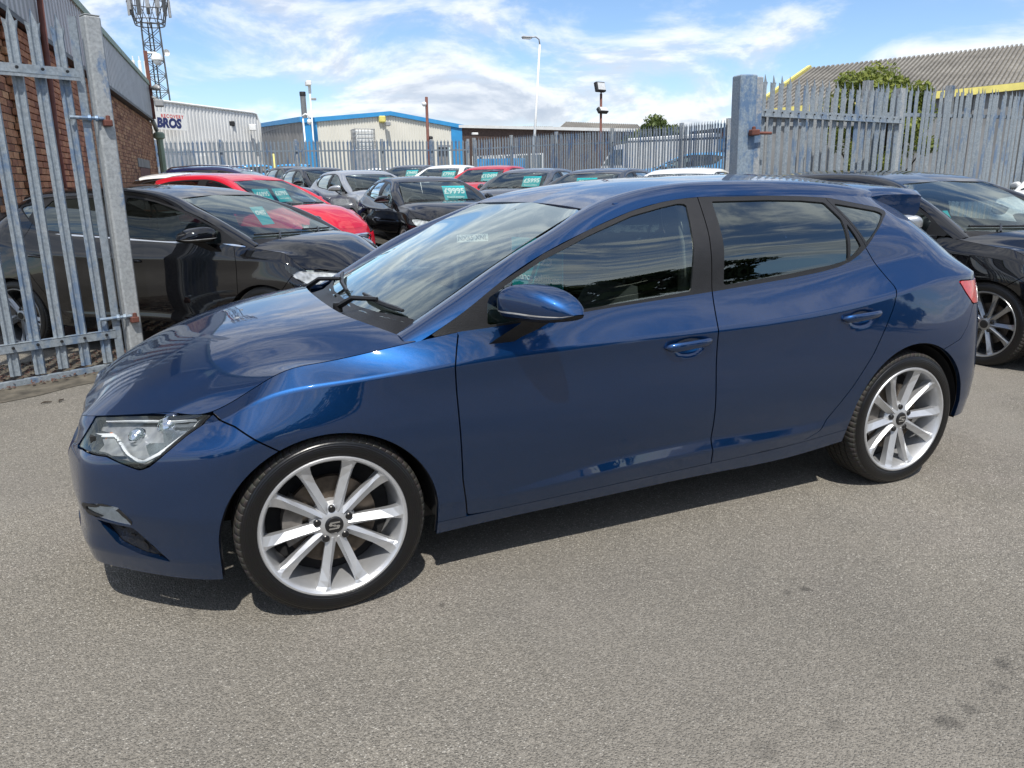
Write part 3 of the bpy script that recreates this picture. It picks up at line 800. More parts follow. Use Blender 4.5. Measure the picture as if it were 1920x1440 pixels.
# ------------------------------------------------------------------ wheels
def wheel_proto(name, style, R=.318, rim=.248, W=.225, mats=('tyre', 'alloy', 'disc', 'trim')):
    """wheel with its outer face at y = 0, axle along y towards +y"""
    root = bpy.data.objects.new(name, None); COL.objects.link(root)
    b = MB(); b.smooth = True
    r0 = rim - .004
    prof = [(r0 - .012, .030), (r0, .012), (r0 + .008, .004), (r0 + .022, .0015), (R - .034, .0), (R - .022, .004), (R - .012, .012), (R - .004, .022), (R, .034)]
    for gx in (.062, .098, .132, .166):
        prof += [(R + .001, gx - .006), (R - .007, gx - .005), (R - .007, gx + .003), (R + .001, gx + .004)]
    prof += [(R, W - .034), (R - .012, W - .012), (R - .034, W), (r0, W - .012)]
    b.lathe(prof, 1, 96 if style == 'hero' else 40)
    b.build('tyre', mats[0], root, smooth=True, angle=40)
    b = MB(); b.smooth = True
    b.lathe([(r0 + .006, .006), (r0 + .003, .0015), (r0 - .003, .0015), (r0 - .008, .006), (r0 - .014, .020), (r0 - .022, .060), (r0 - .030, .13), (r0 - .026, W - .02), (r0, W - .01)], 1, 96 if style == 'hero' else 40)
    rimo = b.build('rim', mats[1], root, smooth=True, angle=35)
    # spokes: five roots, each forking into two blades
    hub_y = .030
    nroot = 5
    for k in range(nroot):
        a0 = math.radians(57 + 72 * k)
        mb = MB()
        for sgn in (-1, 1):
            a1 = a0 + sgn * math.radians(15.5 if style != 'five' else 6)
            rr = r0 - .008
            p0 = np.array([.048 * math.cos(a0 + sgn * .22), .048 * math.sin(a0 + sgn * .22)]); p1 = np.array([rr * math.cos(a1), rr * math.sin(a1)])
            d = (p1 - p0) / np.linalg.norm(p1 - p0); w_ = np.array([-d[1], d[0]]) * sgn      # w_ points out of the fork
            secs = []
            #         t   outer  ridge  inner  face
            for (t, wo, wr, wi) in ((0, .019, .000, .015), (.3, .0195, -.003, .0145), (.6, .0195, -.005, .014), (.82, .023, -.007, .015), (.93, .028, -.005, .018), (1.0, .034, .001, .022)):
                q = p0 + (p1 - p0) * t
                y = hub_y - .002 - (hub_y - .013) * t ** 1.4
                lo_ = .016 - .010 * max(0, t - .6) / .4
                if t == 1.0: y = .0065
                def P_(k, yy): e = q + w_ * k; return (e[0], yy, e[1])
                secs.append([P_(wo, y + lo_), P_(wr, y), P_(-wi, y + lo_ * .8), P_(-wi * .8, y + .045), P_(wo * .8, y + .045)])
            vs = [p for s_ in secs for p in s_]; fs = []
            for i in range(5):
                for j in range(5):
                    j2 = (j + 1) % 5
                    fs.append([i * 5 + j, i * 5 + j2, (i + 1) * 5 + j2, (i + 1) * 5 + j])
            fs.append([0, 1, 2, 3, 4]); fs.append([25, 26, 27, 28, 29])
            mb.add(vs, fs)
        mb.build('spoke', mats[1], rimo)
    b = MB(); b.smooth = True
    b.lathe([(.0, hub_y - .004), (.030, hub_y - .004), (.046, hub_y + .001), (.068, hub_y + .010), (.078, hub_y + .026), (.078, hub_y + .06)], 1, 40)
    b.build('hub', mats[1], rimo, smooth=True, angle=30)
    b = MB(); b.smooth = True
    b.lathe([(.0, hub_y - .009), (.026, hub_y - .009), (.031, hub_y - .006), (.032, hub_y)], 1, 32)
    capo = b.build('centre_cap', 'capblack', root, smooth=True, angle=30)
    if style == 'hero':
        b = MB()
        s_ = [[(-.019, .004), (-.013, .013), (.019, .013), (.019, .008), (-.009, .008), (-.006, .0035), (.005, .0035), (.001, -.0005), (-.016, -.0005)],
              [(.019, -.004), (.013, -.013), (-.019, -.013), (-.019, -.008), (.009, -.008), (.006, -.0035), (-.005, -.0035), (-.001, .0005), (.016, .0005)]]
        for pl in s_: b.prism([(p[0], p[1]) for p in pl], 1, hub_y - .0105, hub_y - .006)
        b.build('emblem', 'chrome', capo)
    for k in range(5):
        a = math.radians(93 + 72 * k)
        b = MB(); b.smooth = True
        b.lathe([(.0, hub_y - .003), (.0095, hub_y - .003), (.0125, hub_y), (.0125, hub_y + .02), (.019, hub_y + .020)], 1, 14, c=(.056 * math.cos(a), 0, .056 * math.sin(a)))
        b.build('wheel_bolt', 'capblack', rimo, smooth=True, angle=30)
    b = MB(); b.smooth = True
    b.lathe([(.06, .085), (.085, .083), (.155, .083), (.155, .105), (.06, .105)], 1, 48)
    b.build('brake_disc', mats[2], root, smooth=True, angle=30)
    b = MB()
    for t0, t1 in ((140, 205),):
        pts = [math.radians(t0 + (t1 - t0) * i / 6) for i in range(7)]
        poly = [(.10 * math.cos(t), .10 * math.sin(t)) for t in pts] + [(.165 * math.cos(t), .165 * math.sin(t)) for t in pts[::-1]]
        b.prism(poly, 1, .068, .125)
    b.build('brake_caliper', 'caliper', root)
    b = MB(); b.lathe([(.0, .14), (r0 - .03, .14), (r0 - .03, .15), (0, .15)], 1, 24)
    b.build('back_plate', 'dark', root)
    return root
def wheel_house(parent, xc, R=.365, yo=.86, yi=.56):
    for sd in (1, -1):
        b = MB(); b.smooth = True
        pts = []
        n = 24
        for i in range(n + 1):
            a = math.radians(-6 + 192 * i / n); pts.append((xc + R * math.cos(a), .30 + R * math.sin(a)))
        vs = [(p[0], sd * yo, p[1]) for p in pts] + [(p[0], sd * yi, p[1]) for p in pts]
        fs = [[i, i + 1, n + 2 + i, n + 1 + i] for i in range(n)] + [[n + 1 + i for i in range(n + 1)]]
        b.add(vs, fs); b.build('wheel_housing', 'dark', parent)
# ================================================================== the blue hatchback
PB = dict(paint='paint_blue', roof='paint_blue', trim='trim', grille='grille', chrome='chrome', bowl='bowl', led='led', lens='lens', red='red', dark='dark', slat='slat')
def seat(parent, x, y, mat, tall=1.0, w=.26, name='seat'):
    """cushion, backrest with side bolsters and headrest, facing the front (-x)"""
    b = MB(); b.smooth = True
    def slab(p0, p1, hw, th, n=7, m=9):
        p0 = np.array(p0); p1 = np.array(p1); d = p1 - p0; nrm = np.array([-d[2], 0, d[0]]); nrm = nrm / np.linalg.norm(nrm)
        vs = []; fs = []
        for sd in (1, -1):
            for i in range(n):
                for j in range(m):
                    t = i / (n - 1); s_ = j / (m - 1) * 2 - 1
                    e = (1 - abs(2 * t - 1) ** 5) * (1 - abs(s_) ** 5)
                    bol = .35 * abs(s_) ** 3 if sd > 0 else 0
                    c = p0 + d * t + nrm * (sd * th * (e ** .5 * .8 + bol * e))
                    vs.append((c[0], y + s_ * hw * (1 - .12 * t ** 3), c[2]))
        for sd in range(2):
            o = sd * n * m
            for i in range(n - 1):
                for j in range(m - 1):
                    fs.append([o + i * m + j, o + i * m + j + 1, o + (i + 1) * m + j + 1, o + (i + 1) * m + j])
        b.add(vs, fs)
    slab((x - .42, 0, .46), (x + .06, 0, .42), w, .075)
    slab((x + .02, 0, .44), (x + .21, 0, .98 * tall), w, .075)
    o = b.build(name, mat, parent, smooth=True)
    b = MB(); b.smooth = True
    slab((x + .215, 0, 1.00 * tall), (x + .235, 0, 1.19 * tall), w * .52, .055, 6, 7)
    for s_ in (-.06, .06): b.tube([(x + .20, y + s_, .93), (x + .225, y + s_, 1.04 * tall)], .007, 6)
    b.build('headrest', mat, o, smooth=True)
    return o
def dashboard(parent, mat, x0=.28, x1=.86, top=.965, hw=.68):
    b = MB(); b.smooth = True
    prof = [(x0, top - .06), (x0 + .12, top - .005), (x1 - .2, top - .002), (x1 - .08, top - .03), (x1 - .02, top - .10), (x1 - .03, top - .22), (x1 - .16, top - .42), (x0 + .1, top - .5)]
    vs = []; fs = []
    ys = np.linspace(-hw, hw, 15); n = len(prof)
    for y in ys:
        k = 1 - .05 * (abs(y) / hw) ** 4
        for (x, z) in prof: vs.append((x + (.05 * (abs(y) / hw) ** 2 if x < .5 else 0), y, z * k))
    for i in range(len(ys) - 1):
        for j in range(n - 1): fs.append([i * n + j, i * n + j + 1, (i + 1) * n + j + 1, (i + 1) * n + j])
    b.add(vs, fs)
    return b.build('dashboard', mat, parent, smooth=True)
def steering_wheel(parent, x, y, z, mat='interior', tilt=24):
    b = MB(); b.smooth = True
    R = .185; ct, st = math.cos(math.radians(tilt)), math.sin(math.radians(tilt))
    ring = []
    for k in range(33):
        a = 2 * math.pi * k / 32; u, v = R * math.cos(a), R * math.sin(a)
        ring.append((x + v * st, y + u, z + v * ct))
    b.tube(ring, .014, 8, cap=False)
    for a in (0, math.pi, -math.pi / 2):
        u, v = R * math.cos(a), R * math.sin(a)
        b.tube([(x - .02, y, z), (x + v * st, y + u, z + v * ct)], [.03, .014], 6)
    b.lathe([(0, -.005), (.055, -.002), (.07, .02)], 0, 16, c=(x - .02, y, z))
    return b.build('steering_wheel', mat, parent, smooth=True)
def card_price(parent, c, ex, ez, w, h, lines, name='price_card'):
    """teal dealer card; lines are (text, size, offset along ez, bold)"""
    ex = Vector(ex).normalized(); ez = Vector(ez).normalized(); n = ex.cross(ez)
    m = MB(); m.box((-w / 2, -h / 2, -.002), (w / 2, h / 2, .0))
    o = m.build(name, 'card', parent)
    mt = Matrix.Identity(4)
    for i in range(3): mt[i][0] = ex[i]; mt[i][1] = ez[i]; mt[i][2] = n[i]; mt[i][3] = c[i]
    o.matrix_local = mt
    for (t, s_, off, bold) in lines:
        dx = 0
        if isinstance(off, tuple): dx, off = off
        l = obj('lettering', text_mesh(t, s_, .0006, bold=bold), 'card_white', o)
        l.location = (dx, off, .001)
    return o
hero = empty('hatchback', (0, 0, 0), 0, 'shiny dark blue five-door hatchback with silver twin-spoke wheels parked in the foreground', 'car')
HERO_TRIM['hl_bits'] = [([(-.50, .690), (-.36, .713), (-.44, .655), (-.50, .640)], 'refl', -.022), ([(-.56, .640), (-.50, .650), (-.50, .615), (-.545, .600)], 'refl', -.026), ([(-.70, .625), (-.655, .630), (-.62, .600), (-.68, .592)], 'bowl', -.02)]
HS, HG = build_body(hero, HERO_SPEC, HERO_TRIM, PB, du=.0105, hero=True)
wheel_house(hero, 0.0); wheel_house(hero, 2.65)
wp = wheel_proto('wheel', 'hero')
for i, (wx, sd) in enumerate(((0, -1), (2.636, -1), (0, 1), (2.636, 1))):
    w_ = wp if i == 0 else copy_tree(wp)
    w_.name = 'wheel'; w_.parent = hero; w_.location = (wx, sd * .897, .312)
    if sd > 0: w_.rotation_euler = (0, 0, math.pi)
# headlamp projectors
hls = [c for c in hero.children if c.name.startswith('headlight')]
for o, sd in zip(hls, (1, -1)):
    for (x, y, z, r) in ((-.475, .665, .662, .034), (-.575, .615, .628, .026), (-.66, .50, .605, .016)):
        b = MB(); b.smooth = True
        b.lathe([(0, -.018), (r * .5, -.015), (r * .85, -.006), (r, .004), (r * 1.08, .004), (r * 1.1, .03)], 1, 20)
        p = b.build('projector', 'chrome' if r > .02 else 'amber', o, smooth=True)
        p.location = (x, sd * y, z); p.rotation_euler = (0, 0, math.radians(-28) if sd < 0 else math.radians(180 + 28))
# door handles
fds = [c for c in hero.children if c.name.startswith('front_door')]; rds = [c for c in hero.children if c.name.startswith('rear_door')]
for pars, (hx, hz) in ((fds, HERO_TRIM['handles'][0]), (rds, HERO_TRIM['handles'][1])):
    for o, sd in zip(pars, (1, -1)):
        b = MB(); b.smooth = True
        n = 14; vs = []; fs = []
        for i in range(n):
            t = i / (n - 1); s_ = 2 * t - 1
            x = hx + s_ * .112
            hgt = .0155 * (1 - abs(s_) ** 6) ** .5 * (1.0 - .12 * s_) + .0015
            yo = .889 + .030 * (1 - abs(s_) ** 3.2) ** .6
            for k in range(12):
                a = 2 * math.pi * k / 12
                vs.append((x, sd * (yo - .004 + .010 * math.cos(a)), hz + .010 + .006 * s_ + hgt * math.sin(a)))
        for i in range(n - 1):
            for k in range(12): fs.append([i * 12 + k, i * 12 + (k + 1) % 12, (i + 1) * 12 + (k + 1) % 12, (i + 1) * 12 + k])
        fs.append(list(range(12))); fs.append([(n - 1) * 12 + k for k in range(12)])
        b.add(vs, fs); b.build('door_handle', 'paint_blue', o, smooth=True)
# wing mirrors: cap, black lower housing, foot, glass
def wing_mirror(parent, sd, body, c=(.735, .985, 1.003), sc=(1, 1, 1)):
    root_ = None
    def shell(lo, hi, name, mat, par, grow=1.0):
        b = MB(); b.smooth = True; vs = []; fs = []; n, m = 17, 24
        for i in range(n):
            t = -1 + 2 * i / (n - 1)                     # along the mirror, inboard -> outboard
            for k in range(m + 1):
                a = math.radians(lo + (hi - lo) * k / m)
                tap = (1 - abs(t) ** 4.0) ** .5 if t < 0 else (1 - t ** 2.2) ** .62 * .97 + .03
                ca, sa = math.cos(a), math.sin(a)
                # front is round, back is cut nearly flat
                fx = -.088 * abs(ca) ** .62 if ca > 0 else .055 * abs(ca) ** .45
                up_ = .066 if sa > 0 else .052
                z = up_ * math.copysign(abs(sa) ** .62, sa) * (1.0 - .16 * t)
                px = fx * grow * (.25 + .75 * tap) + .075 * t
                pz = z * grow * tap + .010 * (1 - t * t) - .010 * t
                py = .115 * t
                vs.append((c[0] + px * sc[0], sd * (c[1] + py * sc[1]), c[2] + pz * sc[2]))
        for i in range(n - 1):
            for k in range(m): fs.append([i * (m + 1) + k, i * (m + 1) + k + 1, (i + 1) * (m + 1) + k + 1, (i + 1) * (m + 1) + k])
        b.add(vs, fs); return b.build(name, mat, par, smooth=True)
    cap = shell(-34, 176, 'wing_mirror', body, parent)
    low = shell(-176, -36, 'mirror_housing', 'trim', cap)
    shell(-16, -10, 'indicator', 'lampglass', cap, 1.012)
    shell(177, 183, 'seam', 'dark', cap, .99)
    b = MB(); b.smooth = True
    # foot on the door
    secs = [((.565, .640), (.885, .888)), ((.585, .675), (.90, .915)), ((.62, .735), (.925, .945)), ((.66, .79), (.955, .965)), ((.68, .80), (.975, .985))]
    ring = []
    for (x0, x1, y0, z0) in ((.572, .665, .868, .872), (.590, .690, .895, .895), (.625, .745, .925, .925), (.66, .785, .955, .955), (.67, .80, .975, .985)):
        ring.append([(x0, y0, z0), ((x0 + x1) / 2, y0 - .018, z0 - .016), (x1, y0, z0), ((x0 + x1) / 2, y0 + .022, z0 + .022)])
    vs = [(p[0] - .735 + c[0], sd * (p[1] + c[1] - .985), p[2] - 1.003 + c[2]) for r in ring for p in r]; fs = []
    for i in range(len(ring) - 1):
        for k in range(4): fs.append([i * 4 + k, i * 4 + (k + 1) % 4, (i + 1) * 4 + (k + 1) % 4, (i + 1) * 4 + k])
    b.add(vs, fs); b.build('mirror_foot', 'trim', cap, smooth=True, angle=50)
    return cap
for sd in (1, -1): wing_mirror(hero, sd, 'paint_blue')
# cowl panel and wipers
b = MB(); b.smooth = True
ys = np.linspace(-.735, .735, 31); vs = []; fs = []
def bon_rear(y): 
    p = np.array([q for q in HERO_BONNET[-1]]); return np.interp(abs(y), p[:, 1], p[:, 0]), np.interp(abs(y), p[:, 1], p[:, 2])
def scr_low(y):
    p = np.array(HERO_WS_BOT); return np.interp(abs(y), p[:, 1], p[:, 0]), np.interp(abs(y), p[:, 1], p[:, 2])
for y in ys:
    x0, z0 = bon_rear(y); x1, z1 = scr_low(y)
    for (t, dz) in ((-.15, -.035), (.08, -.036), (.5, -.030), (.85, -.010), (1.15, .012)):
        vs.append((x0 + (x1 - x0) * t, y, z0 + (z1 - z0) * t + dz))
for i in range(len(ys) - 1):
    for k in range(4): fs.append([i * 5 + k, i * 5 + k + 1, (i + 1) * 5 + k + 1, (i + 1) * 5 + k])
b.add(vs, fs); b.build('cowl', 'trim', hero, smooth=True)
def screen_pt(y, f, off):
    b_ = np.array(HERO_WS_BOT); t_ = np.array(HERO_WS_TOP)
    p0 = np.array([np.interp(abs(y), b_[:, 1], b_[:, 0]), y, np.interp(abs(y), b_[:, 1], b_[:, 2])]); p1 = np.array([np.interp(abs(y), t_[:, 1], t_[:, 0]), y, np.interp(abs(y), t_[:, 1], t_[:, 2])])
    p = p0 * (1 - f) + p1 * f
    return p + np.array([-.42, 0, .90]) * (off + .022 * math.sin(math.pi * f) * (1 - (y / .75) ** 2 * .7))
for (piv, blade0, blade1) in (((.185, -.22, .945), (-.62, .045), (-.18, .075)), ((.175, .52, .935), (.02, .05), (.56, .09))):
    b = MB()
    pts = [screen_pt(blade0[0] + (blade1[0] - blade0[0]) * t, blade0[1] + (blade1[1] - blade0[1]) * t, .016) for t in np.linspace(0, 1, 8)]
    b.tube(pts, [.006] + [.010] * 6 + [.006], 6)
    mid = (np.array(pts[3]) + np.array(pts[4])) / 2 + np.array([-.006, 0, .012])
    b.tube([np.array(piv), np.array(piv) * .5 + mid * .5 + np.array([-.015, 0, .022]), mid], [.013, .011, .009], 6)
    b.lathe([(0, .02), (.018, .018), (.02, -.02)], 2, 12, c=piv)
    b.build('wiper', 'trim', hero, smooth=True, angle=45)
# roof spoiler
b = MB(); b.smooth = True
ys = np.linspace(-.56, .56, 29); vs = []; fs = []
for y in ys:
    a = abs(y) / .56
    xe = 3.055 - .075 * a ** 2.5; zt = 1.366 - .030 * a ** 2 ; xs_ = 2.70 - .05 * a; zs = 1.392 - .050 * a ** 2
    dr = .0 if a < .97 else .02
    for (t, zz) in ((0, zs - .004), (.25, zs * .75 + zt * .25 + .004), (.6, zs * .4 + zt * .6 + .006), (.92, zt + .004), (1.0, zt - .004), (.985, zt - .040 - .03 * a ** 4), (.90, zt - .052 - .045 * a ** 4), (.55, zt - .050 - .03 * a ** 4), (.2, zt - .045 - .02 * a ** 4)):
        vs.append((xs_ + (xe - xs_) * t, y, zz - dr))
n = 9
for i in range(len(ys) - 1):
    for k in range(n): fs.append([i * n + k, i * n + (k + 1) % n, (i + 1) * n + (k + 1) % n, (i + 1) * n + k])
fs.append(list(range(n))); fs.append([(len(ys) - 1) * n + k for k in range(n)])
b.add(vs, fs); b.build('spoiler', 'paint_blue', hero, smooth=True, angle=42)
b = MB(); b.box((-.72, -.50, .20), (-.50, .50, .62)); b.box((-.66, -.62, .19), (-.42, .62, .205)); b.build('light_block', 'dark', hero)  # dark boxes added behind the grille to stop light leaking under the bumper
# cabin
dashboard(hero, 'interior')
steering_wheel(hero, .80, .37, .86)
for (x, y) in ((1.18, -.36), (1.18, .36)): seat(hero, x, y, 'interior')
for (x, y) in ((2.0, -.40), (2.0, .0), (2.0, .40)): seat(hero, x, y, 'interior', .93, .24, 'rear_seat')
b = MB(); b.box((-.3, -.70, .20), (3.1, .70, .30)); b.box((2.25, -.68, .3), (3.1, .68, .86)); b.box((.6, -.12, .3), (1.6, .12, .55))
b.build('floor_pan', 'interior', hero)
b = MB(); b.smooth = True; vs = []; fs = []
xs_ = np.linspace(1.16, 2.72, 12); yy = np.linspace(-.50, .50, 9)
for x in xs_:
    zc = np.interp(x, [p[0] for p in HERO_ROOFC], [p[1] for p in HERO_ROOFC])
    for y in yy: vs.append((x, y, zc - .035 - .05 * (y / .5) ** 2))
for i in range(11):
    for k in range(8): fs.append([i * 9 + k, i * 9 + k + 1, (i + 1) * 9 + k + 1, (i + 1) * 9 + k])
b.add(vs, fs); b.build('headlining', 'headlining', hero, smooth=True)
b = MB(); b.bbox((.98, -.10, 1.205), (1.01, .10, 1.26), .01); b.tube([(1.0, 0, 1.25), (1.07, 0, 1.29)], .008, 6); b.build('rear_view_mirror', 'trim', hero)
for sd in (-1, 1):   # pale B-pillar trim and belt seen through the glass
    b = MB(); b.tube([(1.52, sd * .72, .95), (1.55, sd * .66, 1.15), (1.58, sd * .57, 1.32)], [.05, .04, .035], 8); b.build('pillar_trim', 'headlining', hero, smooth=True)
# dealer board standing behind the screen on the near side
e_ = Vector((.075, -.25, 0)).normalized(); n_ = Vector((-.25, -.075, 0)).normalized(); c_ = Vector((.925, -.52, 1.10))
bd = MB(); quadbox_ = [c_ - e_ * .15 - Vector((0, 0, .10)), c_ + e_ * .15 - Vector((0, 0, .10)), c_ + e_ * .15 + Vector((0, 0, .10)), c_ - e_ * .15 + Vector((0, 0, .10))]
bd.add(quadbox_ + [q - n_ * .004 for q in quadbox_], [[0, 1, 2, 3], [7, 6, 5, 4], [0, 4, 5, 1], [1, 5, 6, 2], [2, 6, 7, 3], [3, 7, 4, 0]])
bo = bd.build('finance_board', 'card', hero)
lettering('finance solutions', .040, 'card_white', bo, c_ - Vector((0, 0, .055)) + n_ * .001, e_, (0, 0, 1), bold=.0005)
lettering('£7495', .075, 'card_white', bo, c_ + Vector((0, 0, .02)) + n_ * .001, e_, (0, 0, 1), bold=.001)
# ================================================================== the place
VF = Vector((0.3919, 0.9200, 0.0))                   # horizontal direction up the yard
CAMP = Vector((-0.367, -3.284, 1.429))
def rise(x, y):
    d = (x - CAMP.x) * VF.x + (y - CAMP.y) * VF.y
    return .03 * min(max(d - 9.0, 0.0), 22.0)
def at(px, py, d):
    """point seen at photo position (px, py) at depth d, used once to survey the yard"""
    v = CF + CR * ((px - 960) / 1430.0) - CU * ((py - 720) / 1430.0)
    return CAMP + v * d
def asphalt():
    m, nt, b = nodes_of('asphalt'); N = nt.nodes; L = nt.links
    tc = N.new('ShaderNodeTexCoord'); P = tc.outputs['Object']
    def noise(s, d=5, r=.55, dist=0.0):
        n = N.new('ShaderNodeTexNoise'); n.inputs['Scale'].default_value = s; n.inputs['Detail'].default_value = d
        n.inputs['Roughness'].default_value = r; n.inputs['Distortion'].default_value = dist
        L.new(P, n.inputs['Vector']); return n.outputs['Fac']
    def rng_(x, a, c, lo, hi):
        n = N.new('ShaderNodeMapRange'); n.inputs['From Min'].default_value = a; n.inputs['From Max'].default_value = c
        n.inputs['To Min'].default_value = lo; n.inputs['To Max'].default_value = hi; L.new(x, n.inputs['Value']); return n.outputs[0]
    def mixc(f, a, c, mode='MIX'):
        n = N.new('ShaderNodeMix'); n.data_type = 'RGBA'; n.blend_type = mode
        for key, v in (('Factor', f), ('A', a), ('B', c)):
            if isinstance(v, (int, float)): n.inputs[key].default_value = v
            elif isinstance(v, tuple): n.inputs[key].default_value = (*v, 1)
            else: L.new(v, n.inputs[key])
        return n.outputs['Result']
    # stones: two sizes of voronoi cells with random tone
    def stones(s):
        v = N.new('ShaderNodeTexVoronoi'); v.inputs['Scale'].default_value = s; v.inputs['Randomness'].default_value = 1.0
        mp = N.new('ShaderNodeMix'); 
        L.new(P, v.inputs['Vector'])
        sp = N.new('ShaderNodeSeparateColor'); L.new(v.outputs['Color'], sp.inputs[0])
        return sp.outputs[0], sp.outputs[1], v.outputs['Distance']
    a1, a2, ad = stones(150.0); c1, c2, cd = stones(330.0)
    base = mixc(rng_(noise(.55, 6, .6), .35, .68, 0, 1), (0.187, 0.172, 0.145), (0.248, 0.229, 0.195))
    base = mixc(rng_(noise(2.3, 5, .6), .40, .70, 0, .45), base, (0.160, 0.151, 0.134))
    base = mixc(rng_(noise(.9, 3, .5, .8), .55, .72, 0, .35), base, (0.270, 0.241, 0.218))
    t1 = rng_(c1, 0, 1, .66, 1.34); base = mixc(.9, base, t1, 'MULTIPLY')
    t2 = rng_(a1, 0, 1, .78, 1.22); base = mixc(.8, base, t2, 'MULTIPLY')
    pale = rng_(a2, .90, .96, 0, .95)
    inside = rng_(ad, .0045, .0025, 0, 1)
    pm = N.new('ShaderNodeMath'); pm.operation = 'MULTIPLY'; L.new(pale, pm.inputs[0]); L.new(rng_(ad, .62, .40, 0, 1), pm.inputs[1])
    base = mixc(pm.outputs[0], base, (.50, .475, .42))
    pale2 = rng_(c2, .95, .975, 0, .6)
    base = mixc(pale2, base, (.44, .415, .37))
    # broad worn and greasy areas
    base = mixc(rng_(noise(.22, 4, .55, .5), .46, .62, 0, .42), base, (0.149, 0.139, 0.123))
    base = mixc(rng_(noise(.37, 5, .6, 1.0), .56, .68, 0, .38), base, (0.280, 0.259, 0.226))
    # oil spots where they lie in the yard
    wob = N.new('ShaderNodeMath'); wob.operation = 'MULTIPLY_ADD'; wob.inputs[1].default_value = .10; wob.inputs[2].default_value = -.05; L.new(noise(16, 4, .65), wob.inputs[0])
    for (sx, sy, sr, st) in STAINS:
        vd = N.new('ShaderNodeVectorMath'); vd.operation = 'DISTANCE'; L.new(P, vd.inputs[0]); vd.inputs[1].default_value = (sx, sy, 0)
        ad_ = N.new('ShaderNodeMath'); ad_.operation = 'ADD'; L.new(vd.outputs['Value'], ad_.inputs[0]); L.new(wob.outputs[0], ad_.inputs[1])
        base = mixc(rng_(ad_.outputs[0], sr, sr * .45, 0, st * .75), base, (.050, .047, .043))
    # dark drips
    spot = rng_(noise(1.7, 3, .5), .735, .765, 0, .65)
    base = mixc(spot, base, (.035, .033, .031))
    L.new(base, b.inputs['Base Color']); b.inputs['Roughness'].default_value = .88
    b.inputs['Specular IOR Level'].default_value = .35
    bp = N.new('ShaderNodeBump'); bp.inputs['Strength'].default_value = .85; bp.inputs['Distance'].default_value = .006
    s = N.new('ShaderNodeMath'); s.operation = 'ADD'; L.new(rng_(ad, 0, .6, 1, 0), s.inputs[0])
    s2 = N.new('ShaderNodeMath'); s2.operation = 'MULTIPLY'; L.new(c1, s2.inputs[0]); s2.inputs[1].default_value = .8; L.new(s2.outputs[0], s.inputs[1])
    L.new(s.outputs[0], bp.inputs['Height']); L.new(bp.outputs[0], b.inputs['Normal'])
def gp(px, py):
    v = at(px, py, 1.0) - CAMP; t = -CAMP.z / v.z; q = CAMP + v * t; return q.x, q.y
STAINS = [(*gp(1882, 1245), .035, .75), (*gp(1770, 1350), .042, .7), (*gp(1815, 1330), .025, .6), (*gp(1510, 1104), .022, .75), (*gp(1475, 1110), .014, .6), (*gp(1870, 1290), .03, .45), (*gp(360, 1150), .03, .4), (*gp(830, 1135), .018, .6), (*gp(855, 1132), .012, .6), (*gp(1430, 1400), .05, .35), (*gp(1560, 1360), .035, .4)]
asphalt()
def ground():
    b = MB(); xs = sorted(set(list(np.linspace(-40, 60, 41)) + [-900, -300, -100, 120, 300, 900])); ys = sorted(set(list(np.linspace(-30, 70, 41)) + [-900, -300, -90, 130, 300, 900]))
    n = len(ys); vs = [(x, y, rise(x, y)) for x in xs for y in ys]
    fs = [[i * n + j, (i + 1) * n + j, (i + 1) * n + j + 1, i * n + j + 1] for i in range(len(xs) - 1) for j in range(n - 1)]
    b.add(vs, fs); o = b.build('ground', 'asphalt', None, smooth=True); tag(o, kind='structure')
ground()
